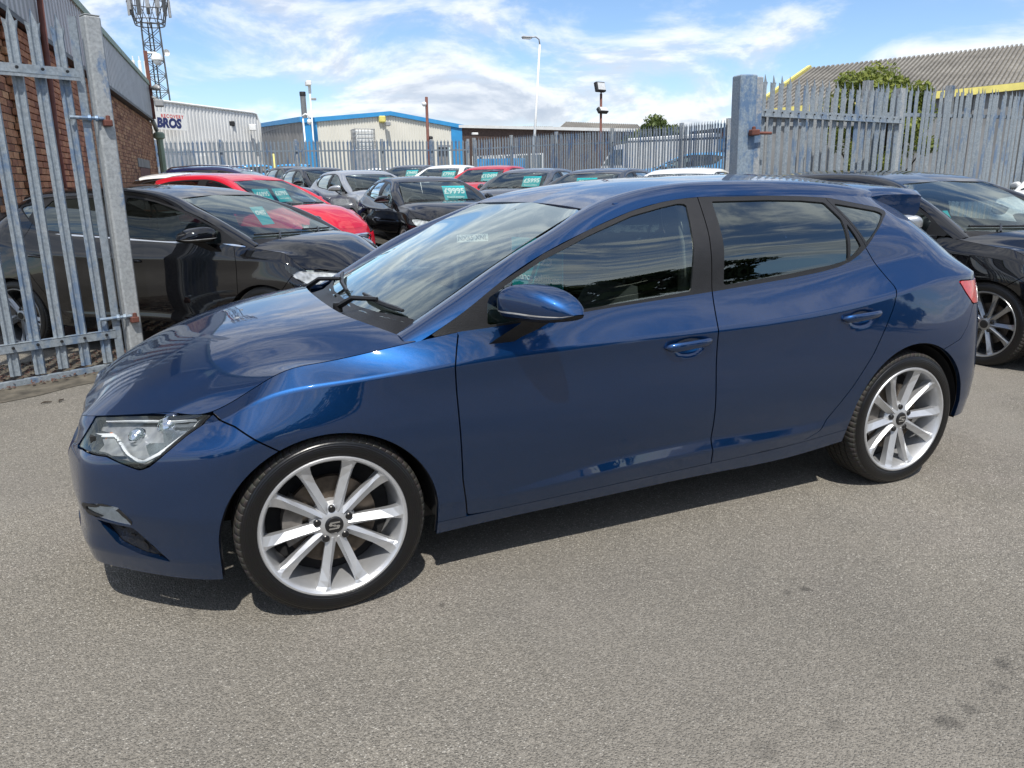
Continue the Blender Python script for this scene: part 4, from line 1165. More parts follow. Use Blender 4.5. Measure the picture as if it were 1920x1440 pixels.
# ------------------------------------------------------------------ weathered metal and masonry materials
def galv(name, blue=.4, base=(.34, .36, .37), bluecol=(.085, .165, .30), scale=3.0):
    m, nt, b = nodes_of(name); N = nt.nodes; L = nt.links
    gm = N.new('ShaderNodeNewGeometry'); P = gm.outputs['Position']
    def noise(s, d=6, r=.6, sc=(1, 1, 1)):
        mp = N.new('ShaderNodeMapping'); mp.inputs['Scale'].default_value = sc; L.new(P, mp.inputs['Vector'])
        n = N.new('ShaderNodeTexNoise'); n.inputs['Scale'].default_value = s; n.inputs['Detail'].default_value = d; n.inputs['Roughness'].default_value = r
        L.new(mp.outputs[0], n.inputs['Vector']); return n.outputs['Fac']
    def ramp(x, a, c, lo=0.0, hi=1.0):
        n = N.new('ShaderNodeMapRange'); n.inputs['From Min'].default_value = a; n.inputs['From Max'].default_value = c
        n.inputs['To Min'].default_value = lo; n.inputs['To Max'].default_value = hi; L.new(x, n.inputs['Value']); return n.outputs[0]
    def mix(f, a, c):
        n = N.new('ShaderNodeMix'); n.data_type = 'RGBA'
        for key, v in (('Factor', f), ('A', a), ('B', c)):
            if isinstance(v, (int, float)): n.inputs[key].default_value = v
            elif isinstance(v, tuple): n.inputs[key].default_value = (*v, 1)
            else: L.new(v, n.inputs[key])
        return n.outputs['Result']
    spang = noise(45, 3, .6); patch = noise(scale, 7, .68, (1, 1, .38)); fine = noise(18, 5, .7)
    col = mix(ramp(spang, .35, .7), tuple(c * .82 for c in base), tuple(min(1, c * 1.22) for c in base))
    col = mix(ramp(noise(9, 5, .7), .55, .75, 0, .5), col, (.46, .47, .47))
    bl = N.new('ShaderNodeMath'); bl.operation = 'ADD'; L.new(patch, bl.inputs[0])
    f2 = N.new('ShaderNodeMath'); f2.operation = 'MULTIPLY'; f2.inputs[1].default_value = .35; L.new(fine, f2.inputs[0]); L.new(f2.outputs[0], bl.inputs[1])
    th = .86 - .36 * blue
    col = mix(ramp(bl.outputs[0], th, th + .09, 0, .85), col, bluecol)
    rust = ramp(noise(5, 8, .75), .70, .80, 0, .55)
    col = mix(rust, col, (.16, .085, .05))
    L.new(col, b.inputs['Base Color'])
    b.inputs['Metallic'].default_value = .25; b.inputs['Roughness'].default_value = .48
    bp = N.new('ShaderNodeBump'); bp.inputs['Strength'].default_value = .25; bp.inputs['Distance'].default_value = .004
    L.new(fine, bp.inputs['Height']); L.new(bp.outputs[0], b.inputs['Normal'])
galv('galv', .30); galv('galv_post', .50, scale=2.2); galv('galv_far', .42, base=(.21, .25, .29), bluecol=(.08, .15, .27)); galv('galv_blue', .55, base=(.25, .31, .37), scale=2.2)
galv('galv_white', .42, base=(.25, .29, .325), bluecol=(.12, .185, .29), scale=3.6)
def brick_mat():
    m, nt, b = nodes_of('brick'); N = nt.nodes; L = nt.links
    gm = N.new('ShaderNodeNewGeometry'); oi = N.new('ShaderNodeObjectInfo')
    P = gm.outputs['Position']
    # a tone for every brick from its place in the bond
    v = N.new('ShaderNodeTexWhiteNoise'); v.noise_dimensions = '3D'
    at_ = N.new('ShaderNodeAttribute'); at_.attribute_name = 'tone'
    r = N.new('ShaderNodeValToRGB'); e = r.color_ramp.elements
    e[0].position = 0; e[0].color = (.19, .085, .05, 1); e[1].position = 1; e[1].color = (.52, .31, .165, 1)
    for p, c in ((.25, (.29, .135, .075, 1)), (.5, (.37, .185, .10, 1)), (.75, (.44, .245, .13, 1))):
        k = e.new(p); k.color = c
    L.new(at_.outputs['Fac'], r.inputs[0])
    n = N.new('ShaderNodeTexNoise'); n.inputs['Scale'].default_value = 22; n.inputs['Detail'].default_value = 6; L.new(P, n.inputs['Vector'])
    mx = N.new('ShaderNodeMix'); mx.data_type = 'RGBA'; mx.blend_type = 'MULTIPLY'; mx.inputs['Factor'].default_value = .7
    L.new(r.outputs[0], mx.inputs['A'])
    mr = N.new('ShaderNodeMapRange'); mr.inputs['From Min'].default_value = .3; mr.inputs['From Max'].default_value = .7; mr.inputs['To Min'].default_value = .65; mr.inputs['To Max'].default_value = 1.3
    L.new(n.outputs['Fac'], mr.inputs['Value']); L.new(mr.outputs[0], mx.inputs['B']); L.new(mx.outputs['Result'], b.inputs['Base Color'])
    b.inputs['Roughness'].default_value = .9
    bp = N.new('ShaderNodeBump'); bp.inputs['Strength'].default_value = .5; bp.inputs['Distance'].default_value = .006; L.new(n.outputs['Fac'], bp.inputs['Height']); L.new(bp.outputs[0], b.inputs['Normal'])
brick_mat()
pmat('mortar', (.12, .10, .085), .95, noise=.2, nscale=6, bump=.4, bscale=60)
pmat('clad_grey', (.42, .44, .45), .5, noise=.10, nscale=2.5, bump=.05)
pmat('clad_white', (.60, .61, .61), .5, noise=.07, nscale=.8)
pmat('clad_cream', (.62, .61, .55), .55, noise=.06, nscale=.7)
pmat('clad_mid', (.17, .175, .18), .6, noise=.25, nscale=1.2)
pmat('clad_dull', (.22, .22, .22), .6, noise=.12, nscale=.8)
pmat('trim_green', (.22, .30, .22), .55, noise=.15, nscale=4)
pmat('trim_blue', (.035, .26, .55), .5, noise=.08, nscale=2)
pmat('red_oxide', (.13, .045, .032), .7, noise=.3, nscale=6)
pmat('gutter', (.30, .33, .31), .6, noise=.2, nscale=6)
pmat('white_paint', (.72, .73, .72), .5, noise=.08, nscale=4)
pmat('black_metal', (.02, .021, .023), .5, metal=.3, noise=.3, nscale=12)
pmat('mast_steel', (.09, .095, .10), .55, metal=.4, noise=.3, nscale=6)
pmat('steel_grey', (.32, .33, .34), .5, metal=.3, noise=.2, nscale=6)
pmat('yellow', (.62, .55, .16), .6, noise=.12, nscale=4)
pmat('flue', (.20, .205, .21), .5, metal=.5, noise=.2, nscale=3)
pmat('roof_felt', (.10, .08, .07), .9, noise=.25, nscale=1.2)
pmat('brown_brick', (.075, .050, .042), .9, noise=.35, nscale=9)
pmat('red_brick', (.24, .10, .062), .9, noise=.45, nscale=14)
pmat('pane', (.06, .075, .085), .06, spec=.8, noise=.2, nscale=2)
pmat('concrete', (.24, .235, .22), .9, noise=.25, nscale=3, bump=.4, bscale=30)
pmat('lamp_glass', (.55, .57, .58), .3, noise=.1, nscale=10)
pmat('ibc_plastic', (.62, .64, .63), .5, noise=.08, nscale=5)
pmat('sign_white', (.72, .73, .72), .5, noise=.05, nscale=5)
pmat('sign_navy', (.018, .028, .115), .5, noise=.1, nscale=8)
pmat('sign_red', (.62, .055, .045), .5, noise=.1, nscale=8)
def fibre_cement():
    m, nt, b = nodes_of('fibre_cement'); N = nt.nodes; L = nt.links
    gm = N.new('ShaderNodeNewGeometry')
    def noise(s, d=8, r=.7):
        n = N.new('ShaderNodeTexNoise'); n.inputs['Scale'].default_value = s; n.inputs['Detail'].default_value = d; n.inputs['Roughness'].default_value = r
        L.new(gm.outputs['Position'], n.inputs['Vector']); return n.outputs['Fac']
    r = N.new('ShaderNodeValToRGB'); e = r.color_ramp.elements
    e[0].position = .32; e[0].color = (.075, .07, .062, 1); e[1].position = .72; e[1].color = (.30, .285, .255, 1)
    k = e.new(.5); k.color = (.175, .165, .147, 1)
    ad = N.new('ShaderNodeMath'); ad.operation = 'MULTIPLY_ADD'; ad.inputs[1].default_value = .5; L.new(noise(6.0), ad.inputs[0])
    m2 = N.new('ShaderNodeMath'); m2.operation = 'MULTIPLY'; m2.inputs[1].default_value = .5; L.new(noise(.9), m2.inputs[0]); L.new(m2.outputs[0], ad.inputs[2])
    L.new(ad.outputs[0], r.inputs[0]); L.new(r.outputs[0], b.inputs['Base Color']); b.inputs['Roughness'].default_value = .95
fibre_cement()

def corrugated(b, p00, p10, p01, p11, n, depth, outward):
    """profiled sheet over a quad: p00->p10 along the run, p00->p01 up; n ribs"""
    p00, p10, p01, p11 = map(Vector, (p00, p10, p01, p11)); o = Vector(outward).normalized()
    prof = []
    for k in range(n):
        for t, d in ((0.0, 0), (.34, 0), (.44, 1), (.90, 1)): prof.append(((k + t) / n, d))
    prof.append((1.0, 0))
    vs = []; fs = []
    for t, d in prof:
        vs.append(p00.lerp(p10, t) + o * (depth * d)); vs.append(p01.lerp(p11, t) + o * (depth * d))
    for i in range(len(prof) - 1): fs.append([2 * i, 2 * i + 2, 2 * i + 3, 2 * i + 1])
    b.add(vs, fs)
def quadbox(b, p00, p10, p01, p11, th, outward):
    p = [Vector(q) for q in (p00, p10, p11, p01)]; o = Vector(outward).normalized() * th
    b.add(p + [q - o for q in p], [[0, 1, 2, 3], [7, 6, 5, 4], [0, 4, 5, 1], [1, 5, 6, 2], [2, 6, 7, 3], [3, 7, 4, 0]])

# ------------------------------------------------------------------ brick workshop along the left
def brick_workshop():
    A = Vector((-1.90, 5.6, 0)); B = Vector((-.68, 22.1, 0))
    u = (B - A).normalized(); nrm = Vector((u.y, -u.x, 0)); Lw = (B - A).length; H = 3.18
    root = empty('workshop', A, 0, 'long red brick workshop with grey corrugated upper cladding behind the left gate', 'building')
    loc = lambda s, z, o=0.0: u * s + Vector((0, 0, z)) + nrm * o          # in root space
    b = MB(); quadbox(b, loc(0, -.2, -.012), loc(Lw, -.2, -.012), loc(0, H, -.012), loc(Lw, H, -.012), .3, nrm); b.build('wall', 'mortar', root)
    # bricks: shared mesh, each its own part where they show large
    bw, bh, gapm = .215, .065, .010
    def brick_mesh(tone, k):
        m = MB(); m.bbox((0, -.050, 0), (bw, .0, bh), .004); me = m.mesh('brick')
        a = me.attributes.new('tone', 'FLOAT', 'FACE'); a.data.foreach_set('value', [tone] * len(me.polygons)); me.materials.append(MATS['brick']); return me
    tones = [brick_mesh(t, i) for i, t in enumerate((.02, .12, .22, .32, .42, .5, .6, .72, .85, .98))]
    courses = int(H / (bh + gapm)); cells = []
    for c in range(courses):
        off = 0 if c % 2 == 0 else -(bw + gapm) / 2
        n = int(Lw / (bw + gapm)) + 2
        for k in range(n):
            s = off + k * (bw + gapm)
            if s < 0 or s + bw > Lw: continue
            z = c * (bh + gapm)
            if 11.9 < s < 14.2 and z < 1.9: continue               # darker infill panel
            cells.append((s, z))
    rnd = random.Random(3)
    # nearest bricks that the gate leaves in view
    near = sorted(cells, key=lambda q: q[0] + abs(q[1] - 2.05) * .55 + (3 if q[1] < 1.25 else 0) + (0 if q[0] > .9 else 4))
    pick = set(near[:300])
    ang = math.atan2(u.y, u.x)
    zz = MB(); tonevals = []
    for (s, z) in cells:
        tn = min(.999, max(0, rnd.gauss(.45, .24)))
        jit = rnd.uniform(-.003, .004)
        if (s, z) in pick:
            o = obj('brick', tones[int(tn * 10)], None, root)
            o.location = loc(s, z, jit); o.rotation_euler = (0, 0, ang)
        else:
            e = .003
            q = [loc(s, z, jit), loc(s + bw, z, jit), loc(s + bw, z + bh, jit), loc(s, z + bh, jit)]
            p = [x - nrm * .03 for x in q]
            zz.add(q + p, [[0, 1, 2, 3], [0, 4, 5, 1], [1, 5, 6, 2], [2, 6, 7, 3], [3, 7, 4, 0]]); tonevals += [tn] * 5
    me = zz.mesh('brickwork', fix=False); a = me.attributes.new('tone', 'FLOAT', 'FACE'); a.data.foreach_set('value', tonevals)
    o = obj('brickwork', me, 'brick', root); tag(o, kind='stuff')
    b = MB(); quadbox(b, loc(12.0, 0, .002), loc(14.1, 0, .002), loc(12.0, 1.85, .002), loc(14.1, 1.85, .002), .05, nrm); b.build('infill_panel', 'red_oxide', root)
    b = MB(); quadbox(b, loc(11.7, 1.86, .012), loc(14.3, 1.86, .012), loc(11.7, 2.06, .012), loc(14.3, 2.06, .012), .06, nrm); b.build('lintel', 'concrete', root)
    # upper cladding, gutter lip, verge
    zt = 4.08
    b = MB(); corrugated(b, loc(-3.5, H + .03, .10), loc(15.7, H + .03, .10), loc(-3.5, zt, .10), loc(15.7, zt, .10), 92, .03, nrm); b.build('cladding', 'clad_grey', root)
    b = MB(); quadbox(b, loc(-3.5, zt - .01, .16), loc(15.75, zt - .01, .16), loc(-3.5, zt + .10, .16), loc(15.75, zt + .10, .16), .3, nrm); b.build('eaves_trim', 'trim_green', root)
    b = MB(); quadbox(b, loc(15.68, H, .14), loc(15.75, H, .14), loc(15.68, zt, .14), loc(15.75, zt, .14), .2, nrm); b.build('corner_trim', 'clad_grey', root)
    b = MB(); quadbox(b, loc(-3.5, H - .02, .13), loc(15.7, H - .02, .13), loc(-3.5, H + .04, .13), loc(15.7, H + .04, .13), .16, nrm); b.build('drip_flashing', 'black_metal', root)
    b = MB(); quadbox(b, loc(-3.5, zt + .05, .12), loc(15.7, zt + .05, .12), loc(-3.5, zt + .8, -3.0), loc(15.7, zt + .8, -3.0), .05, (0, 0, 1)); b.build('roof', 'clad_grey', root)
    b = MB(); b.tube([loc(15.7, H - .02, .10), loc(16.1, H - .10, .10), loc(16.45, H - .22, .10)], .06, 8); b.build('gutter', 'gutter', root, smooth=True)
    b = MB(); b.tube([loc(16.35, 2.75, .16), loc(16.35, 0, .16)], .09, 8); b.lathe([(.09, 2.70), (.15, 2.74), (.15, 2.86), (.1, 2.9)], 2, 12, c=loc(16.35, 0, .16)); b.build('downpipe', 'trim_green', root, smooth=True, angle=40)
    b = MB(); b.tube([loc(2.35, 3.75, .2), loc(2.40, 2.0, .12), loc(2.40, 0, .10)], .035, 8); b.build('downpipe', 'red_oxide', root, smooth=True)
    b = MB(); b.bbox(loc(15.55, 3.2, .15) - Vector((.05, .05, 0)), loc(15.55, 4.95, .15) + Vector((.05, .05, 0)), .01); b.build('bracket_post', 'red_oxide', root)
    # lamp and camera on the bracket post
    b = MB(); b.smooth = True; p = loc(15.2, 3.98, .35)
    b.tube([loc(15.5, 4.0, .2), p, loc(14.6, 3.9, .45)], [.04, .09, .05], 8); b.build('bulkhead_lamp', 'steel_grey', root, smooth=True)
    b = MB(); b.smooth = True; c = loc(15.6, 4.75, .42); b.lathe([(0, .16), (.10, .14), (.15, .05), (.15, -.02), (.11, -.04), (.10, -.09), (.06, -.14), (0, -.16)], 2, 16, c=c); b.tube([loc(15.55, 4.9, .2), c + Vector((0, 0, .16))], .03, 6); b.build('security_camera', 'white_paint', root, smooth=True, angle=40)
    b = MB(); b.tube([loc(15.3, 3.75, .2), loc(15.0, 3.62, .4), loc(14.8, 3.55, .42)], .035, 6); b.bbox(loc(14.55, 3.45, .3), loc(14.85, 3.62, .5), .02); b.build('floodlight', 'steel_grey', root)
brick_workshop()
# ------------------------------------------------------------------ palisade fencing
def pale_mesh(H, w=.078, d=.020, tip=.14, name='pale'):
    """folded steel pale, W section, with a splayed three-point head; base at z = 0, face towards -y"""
    xs = [-w / 2, -w * .30, -w * .10, w * .10, w * .30, w / 2]; ys = [0, -d, -d * .35, -d * .35, -d, 0]
    tops = [H - tip * .62, H - tip * .72, H, H, H - tip * .72, H - tip * .62]
    spl = [-.012, -.002, .008, -.008, .002, .012]
    vs = []
    for k in range(6):
        vs += [(xs[k], ys[k], 0), (xs[k], ys[k], H - tip * 1.15), (xs[k] + spl[k], ys[k] - (.010 if k in (0, 5) else 0), tops[k])]
    n = len(vs); th = .0032
    vs += [(x, y + th, z) for (x, y, z) in vs]
    fs = []
    for k in range(5):
        for j in range(2):
            a, b_, c, e = k * 3 + j, (k + 1) * 3 + j, (k + 1) * 3 + j + 1, k * 3 + j + 1
            fs.append([a, b_, c, e]); fs.append([n + e, n + c, n + b_, n + a])
    for j in range(2):
        fs.append([j + 1, j, n + j, n + j + 1][::-1]); q = 15 + j; fs.append([q, q + 1, n + q + 1, n + q][::-1])
    m = MB(); m.add(vs, fs)
    return m.mesh(name, fix=False)
PALES = {}
def get_pale(H, mat):
    k = (round(H, 2), mat)
    if k not in PALES:
        me = pale_mesh(H); me.materials.append(MATS[mat]); PALES[k] = me
    return PALES[k]
def fence(name, pts, H, label, cat='fence', mat='galv', step=.148, rails=(.35, -.42), posts=True, post_h=.06, wob=.006, group=None, face=1, postmat='galv_post'):
    """run of palisade along ground points (x, y); rails measured from the foot / from the head"""
    pts = [Vector((p[0], p[1], rise(p[0], p[1]))) for p in pts]
    root = empty(name, pts[0], 0, label, cat, group); base = pts[0]
    me = get_pale(H, mat)
    for a, b_ in zip(pts[:-1], pts[1:]):
        u = b_ - a; L_ = u.length; uh = Vector((u.x, u.y, 0)).normalized(); ang = math.atan2(uh.y, uh.x) + (0 if face > 0 else math.pi)
        n = max(1, int(L_ / step))
        for k in range(n):
            t = (k + .5) / n; p = a + u * t - base
            o = obj('pale', me, None, root); o.location = (p.x, p.y, p.z + .04 + random.uniform(-.008, .008))
            o.rotation_euler = (random.uniform(-wob, wob), random.uniform(-wob, wob), ang)
        nrm = Vector((-uh.y, uh.x, 0)) * (1 if face > 0 else -1)
        for z in rails:
            zz = z if z > 0 else H + z
            m = MB()
            p0 = a - base + Vector((0, 0, zz)) + nrm * .012; p1 = b_ - base + Vector((0, 0, zz)) + nrm * .012
            quadbox(m, p0, p1, p0 + Vector((0, 0, .05)), p1 + Vector((0, 0, .05)), .006, -nrm)
            quadbox(m, p0 + nrm * .004, p1 + nrm * .004, p0 + nrm * .05, p1 + nrm * .05, .006, (0, 0, 1))
            m.build('rail', mat, root)
        if posts:
            npst = max(1, round(L_ / 2.75))
            for k in range(npst + (1 if b_ is pts[-1] else 0)):
                p = a + u * (k / npst) - base + nrm * .075
                m = MB(); pz = H + post_h
                ux, nx = uh * .052, nrm * .052
                for s_ in (-1, 1):
                    q = p + ux * s_
                    quadbox(m, q - nx, q + nx, q - nx + Vector((0, 0, pz)), q + nx + Vector((0, 0, pz)), .008, ux * s_)
                quadbox(m, p - ux, p + ux, p - ux + Vector((0, 0, pz)), p + ux + Vector((0, 0, pz)), .007, nrm)
                m.build('post', postmat, root)
    return root
def xy(px, py, d):
    p = at(px, py, d); return (p.x, p.y)
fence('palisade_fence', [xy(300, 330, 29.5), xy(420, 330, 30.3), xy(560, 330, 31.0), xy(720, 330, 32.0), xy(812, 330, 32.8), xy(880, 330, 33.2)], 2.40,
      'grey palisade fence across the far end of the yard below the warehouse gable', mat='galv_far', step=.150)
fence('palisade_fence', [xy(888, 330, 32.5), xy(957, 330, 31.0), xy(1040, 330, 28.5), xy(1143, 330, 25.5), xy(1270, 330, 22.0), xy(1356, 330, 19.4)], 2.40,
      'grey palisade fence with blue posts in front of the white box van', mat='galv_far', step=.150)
# ------------------------------------------------------------------ the two gate leaves and their posts
def tilt(root, lean):
    root.rotation_euler = lean
def left_gate():
    A = Vector((-2.30, 2.86, 0)); B = Vector((-.905, 3.50, 0))
    u = (B - A).normalized(); nrm = Vector((u.y, -u.x, 0)); ang = math.atan2(u.y, u.x); L_ = (B - A).length
    g = empty('gate_leaf', B, 0, 'galvanised palisade gate leaf standing open before the brick wall at left', 'gate')
    g.rotation_euler = (-.004, .008, 0); g.location = B
    H = 2.56; me = get_pale(H, 'galv_white')
    loc = lambda s, z, o=0.0: u * (s - L_) + nrm * o + Vector((0, 0, z))
    for k in range(9):
        s = L_ - .105 - .162 * k
        o = obj('pale', me, None, g); o.location = loc(s, .07 + random.uniform(-.01, .01), .0); o.rotation_euler = (random.uniform(-.004, .004), random.uniform(-.006, .006), ang)
    for z in (.26, 2.20):
        m = MB(); p0, p1 = loc(-.1, z, .036), loc(L_ - .03, z, .036)
        up = Vector((0, 0, .062))
        if z < 1:
            quadbox(m, p0, p1, p0 + up, p1 + up, .006, nrm); quadbox(m, p0 + up, p1 + up, p0 + up - nrm * .06, p1 + up - nrm * .06, .006, (0, 0, 1))
        else:
            quadbox(m, p0 - nrm * .010, p1 - nrm * .010, p0 + up - nrm * .010, p1 + up - nrm * .010, .006, nrm); quadbox(m, p0 + nrm * .03, p1 + nrm * .03, p0 - nrm * .016, p1 - nrm * .016, .008, (0, 0, 1))
            quadbox(m, p0 - Vector((0, 0, .026)) + nrm * .03, p1 - Vector((0, 0, .026)) + nrm * .03, p0 + nrm * .03, p1 + nrm * .03, .006, nrm)
        m.build('rail', 'galv_white', g)
        for k in range(9):
            s = L_ - .105 - .162 * k
            m = MB(); m.lathe([(0, .012), (.010, .011), (.012, 0)], 1, 8); bo = m.build('bolt', 'black_metal', g); bo.location = loc(s, z + .035, .045); bo.rotation_euler = (0, 0, ang + math.pi)
    m = MB(); p = loc(L_ - .015, 0, .03)
    quadbox(m, p - u * .03, p + u * .03, p - u * .03 + Vector((0, 0, 2.62)), p + u * .03 + Vector((0, 0, 2.62)), .007, nrm)
    quadbox(m, p + u * .03, p + u * .03 - nrm * .06, p + u * .03 + Vector((0, 0, 2.62)), p + u * .03 - nrm * .06 + Vector((0, 0, 2.62)), .007, u)
    m.build('stile', 'galv_white', g)
    for z in (.42, 1.92):
        m = MB(); m.smooth = True
        m.tube([loc(L_ - .14, z, .05), loc(L_ + .10, z, .05)], .013, 8); m.lathe([(.014, -.012), (.024, -.01), (.024, .01), (.014, .012)], 0, 8, c=loc(L_ - .0, z, .05))
        m.lathe([(.013, -.012), (.022, -.01), (.022, .01), (.013, .012)], 0, 8, c=loc(L_ + .05, z, .05))
        m.build('hinge_bolt', 'galv_blue', g, smooth=True, angle=35)
    # post
    p = empty('gate_post', B + u * .12 + nrm * -.02, 0, 'tall galvanised gate post beside the left gate leaf', 'post')
    p.rotation_euler = (-.004, .010, 0)
    m = MB(); h = .058; m.bbox((-h, -h, 0), (h, h, 2.64), .012); po = m.build('shaft', 'galv', p); po.rotation_euler = (0, 0, ang)
    m = MB(); m.bbox((-h + .004, -h + .004, 2.64), (h - .004, h - .004, 2.648), .003); c = m.build('cap', 'galv', p); c.rotation_euler = (0, 0, ang)
    for z in (.40, 1.90):
        m = MB(); m.bbox((-.035, -.105, z - .035), (.025, -.056, z + .012), .006); m.lathe([(.0, .045), (.016, .04), (.018, 0), (.018, -.03)], 2, 8, c=(0, -.085, z)); e = m.build('hinge_eye', 'red_oxide', p); e.rotation_euler = (0, 0, ang)
    # ground track below the leaf
    t = empty('gate_track', A, 0, 'white painted steel angle bar on the ground below the left gate', 'rail')
    m = MB(); a0 = Vector((-.5, -.42 + .16, 0)); b0 = a0 + u * 2.35
    quadbox(m, a0 + Vector((0, 0, .01)), b0 + Vector((0, 0, .01)), a0 + Vector((0, 0, .055)), b0 + Vector((0, 0, .055)), .05, nrm); m.build('bar', 'galv_white', t)
left_gate()
def right_gate():
    B = Vector((6.30, 4.62, 0)); E_ = Vector((9.15, 5.02, 0))
    u = (E_ - B).normalized(); nrm = Vector((u.y, -u.x, 0)); ang = math.atan2(u.y, u.x); L_ = (E_ - B).length
    p = empty('gate_post', B - u * .13, 0, 'large blue and grey steel gate post above the rear of the blue hatchback', 'post')
    p.rotation_euler = (0, -.018, 0)
    m = MB(); m.bbox((-.13, -.10, 0), (.10, .10, 2.58), .014); s = m.build('shaft', 'galv_blue', p); s.rotation_euler = (0, 0, ang - .25)
    m = MB(); m.bbox((.10, -.06, 0), (.21, .05, 2.56), .012); s = m.build('hinge_stile', 'galv_post', p); s.rotation_euler = (0, 0, ang - .25)
    m = MB(); m.bbox((-.01, -.20, 1.88), (.10, -.11, 1.95), .01); m.lathe([(0, .06), (.022, .05), (.024, -.04)], 2, 8, c=(.04, -.15, 1.93)); m.tube([(.05, -.15, 1.91), (.30, -.13, 1.905)], .018, 8); s = m.build('hinge', 'red_oxide', p); s.rotation_euler = (0, 0, ang - .25)
    g = empty('gate_leaf', B + u * .12, 0, 'palisade gate leaf with close pales folded back against the right fence', 'gate')
    g.rotation_euler = (0, -.015, 0)
    me = get_pale(2.55, 'galv_white')
    n = 19
    for k in range(n):
        s = .05 + (L_ - .1) * k / (n - 1)
        o = obj('pale', me, None, g); q = u * s + Vector((0, 0, .06 - .004 * k)); o.location = q; o.rotation_euler = (0, random.uniform(-.006, .006), ang)
    for z in (.30, 2.12):
        m = MB(); p0 = Vector((0, 0, z + .0)) + nrm * .035; p1 = u * L_ + Vector((0, 0, z - .07)) + nrm * .035
        quadbox(m, p0, p1, p0 + Vector((0, 0, .085)), p1 + Vector((0, 0, .085)), .006, nrm); quadbox(m, p0 + nrm * .03, p1 + nrm * .03, p0 - nrm * .02, p1 - nrm * .02, .007, (0, 0, 1))
        m.build('rail', 'galv_white', g)
        for k in range(n):
            s = .05 + (L_ - .1) * k / (n - 1)
            m = MB(); m.lathe([(0, .012), (.010, .011), (.012, 0)], 1, 6); bo = m.build('bolt', 'black_metal', g); bo.location = u * s + Vector((0, 0, z + .05 - .07 * s / L_)) + nrm * .046; bo.rotation_euler = (0, 0, ang + math.pi)
    m = MB(); q = u * (L_ + .02); quadbox(m, q - u * .05, q + u * .06, q - u * .05 + Vector((0, 0, 2.52)), q + u * .06 + Vector((0, 0, 2.52)), .07, nrm); m.build('stile', 'galv_post', g)
right_gate()
fence('palisade_fence', [(9.0, 5.35), (11.2, 5.75), (14.2, 6.35)], 2.56, 'weathered palisade fence at far right with the corrugated roof above it', mat='galv_white', step=.150, wob=.010)
fence('palisade_fence', [(6.75, 5.35), (9.0, 5.30)], 2.42, 'run of palisade fence standing behind the folded right gate leaf', mat='galv', step=.155, wob=.010, posts=True)
